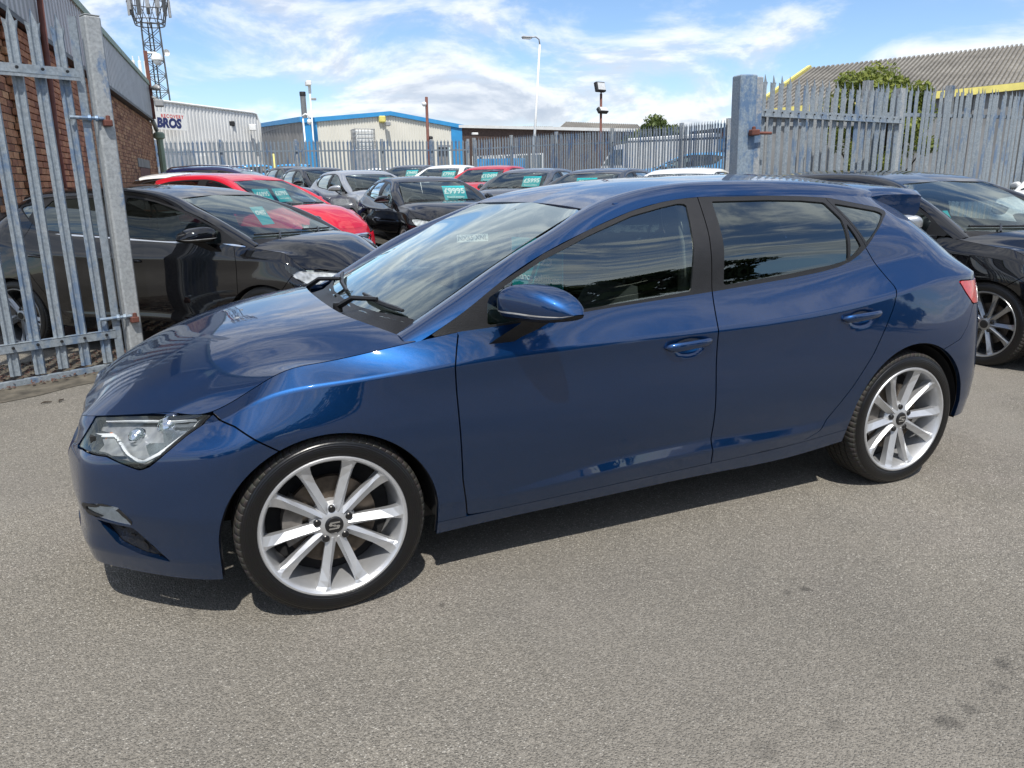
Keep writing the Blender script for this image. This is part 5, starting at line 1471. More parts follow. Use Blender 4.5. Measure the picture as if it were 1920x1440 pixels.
# ------------------------------------------------------------------ buildings beyond the yard
def P3(px, py, d): return at(px, py, d)
def wall_quad(pxl, pyl, dl, pxr, pyr, dr, zb=0.0):
    a = P3(pxl, pyl, dl); c = P3(pxr, pyr, dr)
    return Vector((a.x, a.y, zb)), Vector((c.x, c.y, zb)), a, c
def outw(a, c):
    n = Vector((c.y - a.y, -(c.x - a.x), 0)).normalized()
    return n if n.dot(CAMP - a) > 0 else -n
def recovery_shed():
    a0, c0, a, c = wall_quad(262, 184, 58.0, 484, 213, 69.0, 0)
    root = empty('steel_shed', a0, 0, 'white ribbed steel building carrying the navy and red name board', 'building')
    n = outw(a, c); z = lambda p: p - a0
    # face with a rounded top right corner
    b = MB(); N_ = 34; prof = []
    for k in range(N_):
        for t, d in ((0.0, 0), (.34, 0), (.44, 1), (.90, 1)): prof.append(((k + t) / N_, d))
    prof.append((1.0, 0)); L_ = (c0 - a0).length; vs = []; fs = []
    for t, d in prof:
        top = a.lerp(c, t); rr = max(0, (t - .955) / .045); dz = -(1 - math.sqrt(max(0, 1 - rr * rr))) * .85
        base = a0.lerp(c0, t)
        vs += [z(base) + n * (.06 * d), z(top) + n * (.06 * d) + Vector((0, 0, dz))]
    for i in range(len(prof) - 1): fs.append([2 * i, 2 * i + 2, 2 * i + 3, 2 * i + 1])
    b.add(vs, fs); o = b.build('cladding', 'clad_white', root)
    b = MB(); pts = []
    for t in np.linspace(0, 1, 40):
        top = a.lerp(c, t); rr = max(0, (t - .955) / .045); dz = -(1 - math.sqrt(max(0, 1 - rr * rr))) * .85
        pts.append(z(top) + n * .08 + Vector((0, 0, dz)))
    pts.append(z(c0) + n * .08 + Vector((0, 0, 3)))
    b.tube(pts, .10, 6); b.build('edge_trim', 'white_paint', root, smooth=True)
    b = MB(); quadbox(b, z(c0), z(c0) - n * 20, z(c) - Vector((0, 0, 1)), z(c) - Vector((0, 0, 1)) - n * 20, .2, (c0 - a0)); quadbox(b, z(a) - n * .05, z(c) - n * .05 - Vector((0, 0, .8)), z(a) - n * 20, z(c) - n * 20 - Vector((0, 0, .8)), .2, (0, 0, 1)); b.build('shell', 'clad_white', root)
    b = MB(); quadbox(b, z(a0.lerp(c0, .12)) + n * .1 + Vector((0, 0, 2.6)), z(a0.lerp(c0, .48)) + n * .1 + Vector((0, 0, 2.6)), z(a0.lerp(c0, .12)) + n * .1 + Vector((0, 0, 3.75)), z(a0.lerp(c0, .48)) + n * .1 + Vector((0, 0, 3.75)), .15, n); b.build('door_canopy', 'white_paint', root)
    for (px, py, d) in ((432, 232, 66.5),):
        p = P3(px, py, d) - a0; b = MB(); b.bbox(p + Vector((-.35, -.4, -.2)), p + Vector((.35, 0, .2)), .05); b.tube([p + Vector((0, .1, -.2)), p + Vector((0, .3, -.9))], .05, 6); b.build('floodlight', 'black_metal', root)
    p = P3(473, 240, 68.0) - a0; b = MB(); b.bbox(p + Vector((-.3, -.5, -.25)), p + Vector((.3, -.1, .3)), .06); b.build('alarm_box', 'white_paint', root)
    # name board
    q0 = P3(268, 209, 57.6); q1 = P3(347, 211, 61.0); q2 = P3(345, 238.5, 61.0); q3 = P3(268, 241, 57.6)
    ex = (q1 - q0).normalized(); ez = Vector((0, 0, 1)); w = (q1 - q0).length; h = (q0 - q3).length
    ex.z = 0; ex.normalize(); n = Vector((ex.y, -ex.x, 0)); n = n if n.dot(CAMP - q0) > 0 else -n
    s = empty('name_board', q3 + n * .25, 0, 'white board reading RECOVERY and BROS on the ribbed shed', 'sign')
    b = MB(); rr = .18
    poly = [(0, 0), (w - rr, 0), (w - rr * .3, rr * .3), (w, rr), (w, h - rr), (w - rr * .3, h - rr * .3), (w - rr, h), (0, h)]
    vs = [ex * p[0] + ez * p[1] + n * .02 for p in poly] + [ex * p[0] + ez * p[1] - n * .10 for p in poly]; k = len(poly)
    b.add(vs, [list(range(k)), list(range(k, 2 * k))[::-1]] + [[i, (i + 1) % k, k + (i + 1) % k, k + i] for i in range(k)]); b.build('board', 'sign_white', s)
    lettering('RECOVERY', .37, 'sign_red', s, ex * (w * .66) + ez * (h * .77) + n * .03, ex, ez, bold=.008, space=1.25)
    lettering('BROS', .93, 'sign_navy', s, ex * (w * .56) + ez * (h * .36) + n * .03, ex, ez, bold=.055, shear=.12)
recovery_shed()
def blue_warehouse():
    # gable faces the yard
    L0, R0 = P3(567, 226, 62.0), P3(868, 238, 70.0); ap = P3(727, 213, 66.2)
    g0 = lambda p: Vector((p.x, p.y, 0))
    root = empty('warehouse', g0(L0), 0, 'cream ribbed warehouse with bright blue roof edge and corners', 'building'); o_ = g0(L0)
    n = outw(L0, R0); N_ = 62; b = MB(); prof = []
    for k in range(N_):
        for t, d in ((0.0, 0), (.34, 0), (.44, 1), (.90, 1)): prof.append(((k + t) / N_, d))
    prof.append((1.0, 0)); ta = (ap - L0).dot(R0 - L0) / (R0 - L0).length_squared
    def top(t):
        return L0.lerp(ap, t / ta) if t < ta else ap.lerp(R0, (t - ta) / (1 - ta))
    vs = []; fs = []
    door0, door1 = .815, .905
    for t, d in prof:
        tp = top(t); bs = g0(L0).lerp(g0(R0), t); zb = 4.35 if door0 < t < door1 else 0
        vs += [bs - o_ + n * (.05 * d) + Vector((0, 0, zb)), Vector((bs.x, bs.y, tp.z)) - o_ + n * (.05 * d)]
    for i in range(len(prof) - 1): fs.append([2 * i, 2 * i + 2, 2 * i + 3, 2 * i + 1])
    b.add(vs, fs); b.build('gable_cladding', 'clad_cream', root)
    b = MB()
    pts = [Vector((g0(L0).lerp(g0(R0), t).x, g0(L0).lerp(g0(R0), t).y, top(t).z)) - o_ for t in (-.004, ta, 1.004)]
    for p, q in zip(pts[:-1], pts[1:]): quadbox(b, p + n * .25 - Vector((0, 0, .18)), q + n * .25 - Vector((0, 0, .18)), p + n * .25 + Vector((0, 0, .16)), q + n * .25 + Vector((0, 0, .16)), .5, n)
    b.build('barge_trim', 'trim_blue', root)
    e = (g0(R0) - g0(L0)).normalized()
    b = MB(); quadbox(b, n * .12, e * 1.15 + n * .12, n * .12 + Vector((0, 0, L0.z - .2)), e * 1.15 + n * .12 + Vector((0, 0, L0.z + .1)), .2, n); b.build('corner_panel', 'trim_blue', root)
    r_ = g0(R0) - o_
    b = MB(); quadbox(b, r_ - e * 1.3 + n * .12, r_ + n * .12, r_ - e * 1.3 + n * .12 + Vector((0, 0, R0.z + .05)), r_ + n * .12 + Vector((0, 0, R0.z - .25)), .2, n); b.build('corner_panel', 'trim_blue', root)
    d0, d1 = e * ((g0(R0) - g0(L0)).length * door0), e * ((g0(R0) - g0(L0)).length * door1)
    b = MB(); corrugated(b, d0 - n * .35, d1 - n * .35, d0 - n * .35 + Vector((0, 0, 4.4)), d1 - n * .35 + Vector((0, 0, 4.4)), 10, .03, n); b.build('roller_door', 'clad_dull', root)
    b = MB(); quadbox(b, d0 + n * .10 + Vector((0, 0, 4.3)), d1 + n * .10 + Vector((0, 0, 4.3)), d0 + n * .10 + Vector((0, 0, 4.5)), d1 + n * .10 + Vector((0, 0, 4.5)), .2, n); b.build('door_head', 'steel_grey', root)
    # left flank, its shade put into a duller cladding colour, and the roof
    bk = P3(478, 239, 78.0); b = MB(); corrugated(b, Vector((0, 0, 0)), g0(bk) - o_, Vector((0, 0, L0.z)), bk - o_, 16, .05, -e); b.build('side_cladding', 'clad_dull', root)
    b = MB(); back = (g0(bk) - o_)
    for p, q in zip(pts[:-1], pts[1:]): quadbox(b, p + Vector((0, 0, .05)), q + Vector((0, 0, .05)), p + back + Vector((0, 0, .05)), q + back + Vector((0, 0, .05)), .15, (0, 0, 1))
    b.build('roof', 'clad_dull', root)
    b = MB(); quadbox(b, pts[0] - e * .15 - Vector((0, 0, .1)), bk - o_ - e * .15 - Vector((0, 0, .05)), pts[0] - e * .15 + Vector((0, 0, .3)), bk - o_ - e * .15 + Vector((0, 0, .3)), .25, -e); b.build('gutter', 'trim_blue', root)
    p = P3(716, 223, 65.5) - o_; b = MB(); b.bbox(p + Vector((-.3, -.25, -.3)), p + Vector((.3, .05, .25)), .08); b.build('alarm_box', 'yellow', root)
    p = P3(725, 231, 65.6) - o_; b = MB(); b.bbox(p + Vector((-.2, -.6, -.25)), p + Vector((.2, 0, .1)), .05); b.build('floodlight', 'steel_grey', root)
    # flue
    f = P3(567, 172, 64.0); b = MB(); b.smooth = True
    r = empty('flue', g0(f), 0, 'grey steel chimney flue rising by the blue warehouse corner', 'flue')
    b.tube([(0, 0, 4.0), (0, 0, f.z)], .23, 14); b.build('stack', 'flue', r, smooth=True, angle=40); b = MB(); b.lathe([(.24, f.z - .35), (.26, f.z - .33), (.26, f.z - .05), (.24, f.z)], 2, 14); b.build('collar', 'black_metal', r, smooth=True, angle=40)
blue_warehouse()
def brown_block():
    a = P3(866, 238, 52.0); c = P3(1205, 246, 44.0); zt = a.z; g0 = lambda p: Vector((p.x, p.y, 0)); o_ = g0(a)
    n = outw(a, c); e = (g0(c) - g0(a)); Lw = e.length; e.normalize()
    root = empty('office_block', o_, 0, 'low brown brick building with white window frames beyond the far fence', 'building')
    H = lambda s: a.z + (c.z - a.z) * s / Lw
    b = MB(); quadbox(b, Vector((0, 0, 0)), e * Lw, Vector((0, 0, a.z)), e * Lw + Vector((0, 0, c.z)), 8, n); b.build('wall', 'brown_brick', root)
    b = MB(); quadbox(b, n * .2 + Vector((0, 0, a.z - .05)) - e * .1, e * Lw + n * .2 + Vector((0, 0, c.z - .05)), n * .2 + Vector((0, 0, a.z + .13)) - e * .1, e * Lw + n * .2 + Vector((0, 0, c.z + .13)), .3, n); b.build('fascia', 'white_paint', root)
    k = 0
    for px0, px1 in ((868, 878), (884, 901), (909, 926), (933, 952), (960, 978), (1000, 1020), (1042, 1062)):
        s0 = (P3(px0, 262, 51) - o_).dot(e); s1 = s0 + 1.05
        for (m_, z0, z1, dep) in (('white_paint', 1.55, 2.62, .04),):
            z0 += a.z - 4.55; z1 += a.z - 4.55
            b = MB(); w = .09
            for (x0, x1, y0, y1) in ((s0, s1, z0, z0 + w), (s0, s1, z1 - w, z1), (s0, s0 + w, z0 + w, z1 - w), (s1 - w, s1, z0 + w, z1 - w), ((s0 + s1) / 2 - w / 2, (s0 + s1) / 2 + w / 2, z0 + w, z1 - w)):
                quadbox(b, e * x0 + n * dep + Vector((0, 0, y0)), e * x1 + n * dep + Vector((0, 0, y0)), e * x0 + n * dep + Vector((0, 0, y1)), e * x1 + n * dep + Vector((0, 0, y1)), .1, n)
            wo = b.build('window', 'white_paint', root)
            b = MB(); quadbox(b, e * s0 + n * .015 + Vector((0, 0, z0)), e * s1 + n * .015 + Vector((0, 0, z0)), e * s0 + n * .015 + Vector((0, 0, z1)), e * s1 + n * .015 + Vector((0, 0, z1)), .04, n); b.build('pane', 'pane', wo)
    p = P3(896, 251, 50.6) - o_; b = MB(); b.tube([p, p + n * .3], .04, 6); b.bbox(p + n * .3 - Vector((.2, .1, .07)), p + n * .3 + Vector((.2, .1, .07)), .02); b.build('security_camera', 'white_paint', root)
brown_block()
def pitched_shed(name, label, e0, e1, r0, r1, th, matr, ribs, wallmat, bargemat=None, gable_to=None):
    """corrugated roof slope from eaves e0->e1 to ridge r0->r1 with walls below"""
    o_ = Vector((e0.x, e0.y, 0)); root = empty(name, o_, 0, label, 'building')
    up = (e1 - e0).cross(r0 - e0).normalized()
    if up.z < 0: up = -up
    b = MB(); corrugated(b, e0 - o_, e1 - o_, r0 - o_, r1 - o_, ribs, th, up); b.build('roof', matr, root)
    b = MB(); back0 = r0 + (r0 - e0) * Vector((1, 1, -1)) if False else Vector((2 * r0.x - e0.x, 2 * r0.y - e0.y, e0.z)); back1 = Vector((2 * r1.x - e1.x, 2 * r1.y - e1.y, e1.z))
    quadbox(b, r0 - o_, r1 - o_, back0 - o_, back1 - o_, .1, (0, 0, 1)); b.build('rear_slope', matr, root)
    b = MB(); g = lambda p: Vector((p.x, p.y, 0)) - o_
    inn = (r0 - e0); inn.z = 0; inn.normalize(); run = (e1 - e0).normalized()
    f0, f1 = g(e0) + inn * .25, g(e1) + inn * .25
    corrugated(b, f0, f1, f0 + Vector((0, 0, e0.z)), f1 + Vector((0, 0, e1.z)), ribs // 2, .04, -inn); b.build('front_wall', wallmat, root)
    b = MB(); b.add([f0 + run * .2, g(back0) - inn * .25 + run * .2, g(back0) - inn * .25 + run * .2 + Vector((0, 0, e0.z)), r0 - o_ + run * .2 - Vector((0, 0, .08)), f0 + run * .2 + Vector((0, 0, e0.z))], [[0, 1, 2, 3, 4]]); b.build('gable_wall', wallmat, root)
    if bargemat:
        b = MB(); quadbox(b, e0 - o_ - run * .12 - up * .08, r0 - o_ - run * .12 - up * .08, e0 - o_ - run * .12 + up * .14, r0 - o_ - run * .12 + up * .14, .12, -run); quadbox(b, back0 - o_ - run * .12 - Vector((0, 0, .2)), r0 - o_ - run * .12 - Vector((0, 0, .2)), back0 - o_ - run * .12 + Vector((0, 0, .14)), r0 - o_ - run * .12 + Vector((0, 0, .14)), .12, -run); b.build('barge_board', bargemat, root)
        b = MB(); quadbox(b, e0 - o_ - inn * .10 - Vector((0, 0, .13)), e1 - o_ - inn * .10 - Vector((0, 0, .13)), e0 - o_ - inn * .10 + Vector((0, 0, .06)), e1 - o_ - inn * .10 + Vector((0, 0, .06)), .10, -inn); b.build('eaves_board', bargemat, root)
    return root
pitched_shed('roofed_shed', 'big shed with weathered grey corrugated roof and yellow edge boards at right', P3(1405, 213, 21.0), P3(2060, 144, 21.6), P3(1520, 130, 27.0), P3(2080, 67, 27.8), .075, 'fibre_cement', 64, 'clad_mid', 'yellow')
pitched_shed('roofed_shed', 'distant shed with brown corrugated roof behind the low brown brick building', P3(1035, 252, 62.0), P3(1215, 252, 58.0), P3(1060, 229, 70.0), P3(1195, 234, 66.0), .06, 'fibre_cement', 40, 'clad_dull')
pitched_shed('roofed_shed', 'small far roof just left of the distant brown shed', P3(972, 245, 74.0), P3(1040, 246, 72.0), P3(980, 237, 80.0), P3(1036, 238, 78.0), .06, 'fibre_cement', 16, 'clad_dull')
def side_brick():
    # brick wall with blue band seen between the far fence and the right gate post
    a = P3(1296, 236, 30.0); c = P3(1540, 238, 22.8); g0 = lambda p: Vector((p.x, p.y, 0)); o_ = g0(a); n = outw(a, c); e = (g0(c) - g0(a)); Lw = e.length; e.normalize()
    root = empty('brick_outbuilding', o_, 0, 'red brick outbuilding with a pale blue window band behind the right gate post', 'building')
    zt = 2.95
    b = MB(); quadbox(b, Vector((0, 0, 0)), e * Lw, Vector((0, 0, zt)), e * Lw + Vector((0, 0, zt)), 3, n); b.build('wall', 'red_brick', root)
    b = MB(); quadbox(b, n * .1 + Vector((0, 0, zt)), e * Lw + n * .1 + Vector((0, 0, zt)), n * .1 + Vector((0, 0, zt + .14)), e * Lw + n * .1 + Vector((0, 0, zt + .14)), 3.2, n); b.build('roof_edge', 'black_metal', root)
    b = MB(); quadbox(b, e * .4 + n * .03 + Vector((0, 0, 2.3)), e * 3.0 + n * .03 + Vector((0, 0, 2.3)), e * .4 + n * .03 + Vector((0, 0, 2.75)), e * 3.0 + n * .03 + Vector((0, 0, 2.75)), .1, n); b.build('window_band', 'trim_blue', root)
side_brick()
# ------------------------------------------------------------------ masts, lamps, poles
def mast():
    bse = P3(300, 190, 66.0); top = P3(283, 2, 66.0); g = Vector((bse.x, bse.y, 0))
    root = empty('lattice_mast', g, 0, 'tall steel lattice phone mast crowded with antennas above the left roofs', 'mast')
    H = top.z + 2.0; w0, w1 = .95, .62; zc = P3(283, 50, 66.0).z
    corner = lambda z, k: Vector(((w0 + (w1 - w0) * z / H) * (1 if k in (0, 1) else -1), (w0 + (w1 - w0) * z / H) * (1 if k in (1, 2) else -1), z))
    b = MB()
    for k in range(4): b.tube([corner(0, k), corner(zc, k)], .07, 6)
    b.build('leg_frame', 'mast_steel', root)
    z = 3.0; nb = 0
    while z < zc - .6:
        b = MB()
        for k in range(4):
            b.tube([corner(z, k), corner(z + 1.25, (k + 1) % 4)], .028, 4, cap=False); b.tube([corner(z, (k + 1) % 4), corner(z + 1.25, k)], .028, 4, cap=False); b.tube([corner(z, k), corner(z, (k + 1) % 4)], .028, 4, cap=False)
        b.build('lattice_bay', 'mast_steel', root); z += 1.25
    b = MB()
    for s_ in (-.18, .1): b.tube([(s_, -w0 * .5, 1.0), (s_, -w1 * .5, zc)], .06, 5)
    b.build('feeder_cables', 'black_metal', root)
    # head frame, flaring upwards, with antennas
    z0, z1 = zc - .2, zc + 3.4
    for zz, r in ((z0, 1.15), (z0 + .35, 1.2), (z0 + 1.7, 1.6), (z0 + 3.0, 1.75), (z1, 1.75)):
        b = MB(); b.tube([(r * math.cos(t), r * math.sin(t), zz) for t in np.linspace(0, 2 * math.pi, 25)], .045, 5, cap=False); b.build('ring', 'mast_steel', root)
    for k in range(12):
        t = 2 * math.pi * k / 12; b = MB(); b.tube([(1.15 * math.cos(t), 1.15 * math.sin(t), z0), (1.75 * math.cos(t), 1.75 * math.sin(t), z0 + 2.6), (1.75 * math.cos(t), 1.75 * math.sin(t), z1 + .2)], .04, 5)
        b.tube([(1.15 * math.cos(t), 1.15 * math.sin(t), z0 + .1), (1.72 * math.cos(t + .5), 1.72 * math.sin(t + .5), z0 + 2.4)], .03, 4); b.build('strut', 'mast_steel', root)
    rd = random.Random(5)
    for k in range(14):
        t = 2 * math.pi * (k + .5) / 14; r = 1.62 + rd.uniform(-.15, .2); h = rd.choice((1.3, 1.7, 2.1)); zb = z0 + rd.uniform(.5, 1.2)
        b = MB(); b.bbox((-.15, -.07, 0), (.15, .07, h), .03); o = b.build('antenna', 'steel_grey' if k % 3 else 'mast_steel', root); o.location = (r * math.cos(t), r * math.sin(t), zb); o.rotation_euler = (0, 0, t + math.pi / 2)
    b = MB(); b.smooth = True; p = P3(312, 99, 65.0) - g; b.lathe([(0, .02), (.2, .0), (.28, -.12)], 1, 14, c=p); b.build('dish', 'white_paint', root, smooth=True)
    # small cluster of rooftop antennas left of the mast
    c = P3(263, 128, 60.0); r2 = empty('antenna_cluster', Vector((c.x, c.y, 0)), 0, 'small cluster of white panel antennas left of the lattice mast', 'antenna')
    for dx in (-.45, 0, .42):
        b = MB(); b.bbox((dx - .12, -.08, c.z - 1.1), (dx + .12, .08, c.z + .55), .04); b.tube([(dx, .1, 3), (dx, .1, c.z + .9)], .05, 6); b.build('antenna', 'white_paint', r2)
mast()
def street_lamp():
    p = P3(1002, 262, 40.0); t = P3(993, 78, 40.0); g = Vector((p.x, p.y, 0)); lean = (t.x - p.x) / (t.z - p.z)
    root = empty('street_lamp', g, 0, 'tall white street lamp with a short curved arm above the far fence', 'lamp')
    b = MB(); b.smooth = True; x = lambda z: (lean * (z - p.z), 0, z)
    H = t.z; b.tube([x(0), x(1.9)], .10, 10); b.tube([x(1.9), x(H * .55), x(H - .35)], [.075, .065, .052], 10)
    b.build('column', 'white_paint', root, smooth=True)
    b = MB(); b.smooth = True; q = Vector(x(H - .35)); b.tube([q, q + Vector((-.04, 0, .25)), q + Vector((-.22, 0, .36)), q + Vector((-.5, 0, .34))], .035, 8); b.build('arm', 'steel_grey', root, smooth=True)
    b = MB(); b.bbox(q + Vector((-1.0, -.12, .26)), q + Vector((-.42, .12, .37)), .05); h = b.build('lantern', 'steel_grey', root); b = MB(); b.bbox(q + Vector((-.95, -.1, .235)), q + Vector((-.5, .1, .258)), .01); b.build('diffuser', 'lamp_glass', h)
street_lamp()
def pole_with(name, label, px, pyb, pyt, d, r, mat, pxt=None):
    p = P3(px, pyb, d); t = P3(pxt or px, pyt, d); g = Vector((p.x, p.y, 0)); root = empty(name, g, 0, label, 'pole'); dx = Vector((t.x - p.x, t.y - p.y, 0))
    b = MB(); b.smooth = True; b.tube([(0, 0, 0), dx + Vector((0, 0, t.z))], r, 10); b.build('column', mat, root, smooth=True)
    return root, dx + Vector((0, 0, t.z))
r_, t_ = pole_with('floodlight_pole', 'rusty post carrying two floodlights above the far fence', 1127, 262, 176, 36.0, .06, 'red_oxide')
for (dx, dz, w, h, tl) in ((-.15, .28, .30, .22, .25), (0.0, -.75, .30, .14, .6)):
    b = MB(); b.bbox((-w, -.10, -h), (w, .10, h), .03); o = b.build('floodlight', 'black_metal', r_); o.location = t_ + Vector((dx, -.15, dz)); o.rotation_euler = (-tl, 0, .3)
    b = MB(); b.bbox((-w * .82, -.125, -h * .75), (w * .82, -.102, h * .75), .01); b.build('glass', 'lamp_glass', o)
b = MB(); b.tube([t_, t_ + Vector((.0, 0, .12)), t_ + Vector((-.12, -.05, .2))], .04, 6); b.build('arm', 'red_oxide', r_)
r_, t_ = pole_with('camera_pole', 'thin brown post with small cameras before the warehouse gable', 801, 262, 182, 40.0, .075, 'red_oxide', 799.5)
for dz, m_ in ((-.35, 'white_paint'), (-2.05, 'black_metal')):
    b = MB(); b.smooth = True; b.lathe([(0, .10), (.10, .08), (.13, 0), (.09, -.10), (0, -.14)], 2, 12, c=(-.18 if dz > -1 else .1, -.12, 0)); b.tube([(0, 0, .05), (-.18 if dz > -1 else .1, -.12, .08)], .03, 6)
    o = b.build('security_camera', m_, r_, smooth=True); o.location = t_ + Vector((0, 0, dz))
r_, t_ = pole_with('camera_pole', 'slim white camera mast beside the blue warehouse corner', 587, 262, 160, 60.0, .06, 'white_paint', 580)
b = MB(); b.bbox((-.3, -.5, -.05), (.1, .25, .30), .05); b.tube([(0, 0, -.6), (0, 0, .1)], .12, 8); o = b.build('security_camera', 'white_paint', r_); o.location = t_
b = MB(); b.bbox((-.05, -.1, -.1), (.45, .1, .08), .03); o = b.build('bracket', 'steel_grey', r_); o.location = t_ - Vector((0, 0, 1.0))
r_, t_ = pole_with('camera_pole', 'short white swan-neck camera post at the blue corner panel', 574, 262, 222, 59.0, .06, 'white_paint', 568)
b = MB(); b.smooth = True; b.tube([t_, t_ + Vector((0, 0, .2)), t_ + Vector((.2, -.1, .32)), t_ + Vector((.42, -.2, .2)), t_ + Vector((.44, -.2, -.1))], .07, 8); b.lathe([(0, 0), (.16, -.05), (.18, -.3), (0, -.45)], 2, 10, c=t_ + Vector((.44, -.2, -.05))); b.build('security_camera', 'white_paint', r_, smooth=True)
# ------------------------------------------------------------------ caged tank on its stand
def ibc():
    p = P3(681, 262, 44.0); g = Vector((p.x, p.y, 0)); root = empty('caged_tank', g, 0, 'white plastic tank in a steel cage showing over the far fence', 'tank')
    zb = P3(681, 268, 44.0).z - .35; zt = P3(681, 243, 44.0).z; w = .56
    b = MB(); b.bbox((-w + .05, -w + .05, zb), (w - .05, w - .05, zt - .06), .06); b.build('bottle', 'ibc_plastic', root)
    b = MB()
    for z in np.linspace(zb, zt, 6): b.tube([(-w, -w, z), (w, -w, z), (w, w, z), (-w, w, z), (-w, -w, z)], .016, 4, cap=False)
    for x in np.linspace(-w, w, 7):
        for y in (-w, w): b.tube([(x, y, zb), (x, y, zt)], .016, 4); b.tube([(y, x, zb), (y, x, zt)], .016, 4)
    b.build('cage', 'steel_grey', root)
    b = MB(); b.bbox((-.7, -.7, 0), (.7, .7, zb - .01), .05); b.build('stand', 'steel_grey', root)
ibc()
# ================================================================== the other cars: the same way of building, other proportions
def warp_spec(fo=1.0, wb=2.636, ro=1.0, kw=1.0, zl=1.0, zu=1.0, cab=0.0, rake=0.0, nose=0.0, bon=0.0, boot=0.0):
    """proportions: front overhang, wheelbase, rear overhang, width, heights below / above the belt, cabin shift,
    screen rake, blunter nose, bonnet height, notchback rear"""
    def f(p):
        p = np.array(p, float); x, y, z = p[..., 0].copy(), p[..., 1], p[..., 2].copy()
        x2 = np.where(x < 0, x * fo, np.where(x < 2.636, x * wb / 2.636, wb + (x - 2.636) * ro))
        zb = .93
        z2 = np.where(z < zb, z * zl, zb * zl + (z - zb) * zu)
        up = np.clip((z - .88) / .45, 0, 1)
        x2 = x2 + cab * np.clip((x + .45) / .8, 0, 1) * np.clip((2.3 - x) / 1.6, 0, 1) + rake * up * np.clip((1.7 - x) / 1.2, 0, 1)
        z2 = z2 + bon * np.clip((x + 1.1) / .3, 0, 1) * np.clip((.75 - x) / .6, 0, 1) * np.clip((z - .45) / .25, 0, 1)
        if nose: x2 = np.where(x < -.35, x2 - nose * np.clip((-.35 - x) / .4, 0, 1) * np.clip((z - .3) / .3, 0, 1), x2)
        return np.stack([x2, y * kw, z2], -1)
    def g(q):      # side-view outline
        q = np.array(q, float); r = f(np.stack([q[:, 0], np.zeros(len(q)), q[:, 1]], -1)); return [(a[0], a[2]) for a in r]
    sp = dict(rows=f(HERO_ROWS), bonnet=f(HERO_BONNET), e1=f(HERO_E1), e2=f(HERO_E2), ws_bot=f(HERO_WS_BOT), ws_top=f(HERO_WS_TOP))
    rc = f([(x, 0, z) for x, z in HERO_ROOFC]); sp['roofc'] = [(a[0], a[2]) for a in rc]
    T = {}
    for k, v in HERO_TRIM.items():
        if k in ('headlight', 'fog', 'mesh', 'bshut', 'fd', 'bs', 'rd', 'dlo', 'glass_f', 'glass_r', 'glass_x', 'glass_q', 'rb', 'tail'): T[k] = g(v)
    T['arch_f'] = HERO_TRIM['arch_f']; a = HERO_TRIM['arch_r']; T['arch_r'] = (wb + .005, a[1], a[2], a[3] - .02)
    T['drl'] = []; T['fog'] = None; T['mesh'] = None
    T['grille_x'] = -.55 * fo
    T['warp'] = f; T['g'] = g; T['wb'] = wb; T['kw'] = kw
    return sp, T
WHEELS = {}
def other_wheel(parent, T, style, alloy, R=.315):
    key = (style, alloy)
    if key not in WHEELS:
        w = wheel_proto('wheel', style, mats=('tyre', alloy, 'disc', 'trim')); WHEELS[key] = w; first = True
    else: w = None
    for i, (wx, sd) in enumerate(((0, -1), (T['wb'], -1), (0, 1), (T['wb'], 1))):
        o = WHEELS[key] if (i == 0 and w) else copy_tree(WHEELS[key])
        o.name = 'wheel'; o.parent = parent; o.location = (wx, sd * .893 * T['kw'], .312); o.rotation_euler = (0, 0, math.pi if sd > 0 else 0)
SPECS = {}
def add_cards(root, scr, cards):
    # cards behind the screen: (y, height on screen, width, height, lines)
    for (y, t, w, h, lines) in cards:
        c0 = Vector(scr(y, t, -.035)); c1 = Vector(scr(y, t + .12, -.035)); ez = ((c1 - c0).normalized() + Vector((0, 0, .9))).normalized(); ex = Vector((0, -1, 0)); c0.x += .10
        card_price(root, c0, ex, ez, w, h, lines)
def spot(px, d, phi):
    """front axle place along a sight line and the heading turned phi degrees from the viewer"""
    q = at(px, 330, d); r = Vector((CAMP.x - q.x, CAMP.y - q.y)).normalized(); a = math.radians(phi)
    return (q.x, q.y), (r.x * math.cos(a) - r.y * math.sin(a), r.x * math.sin(a) + r.y * math.cos(a))
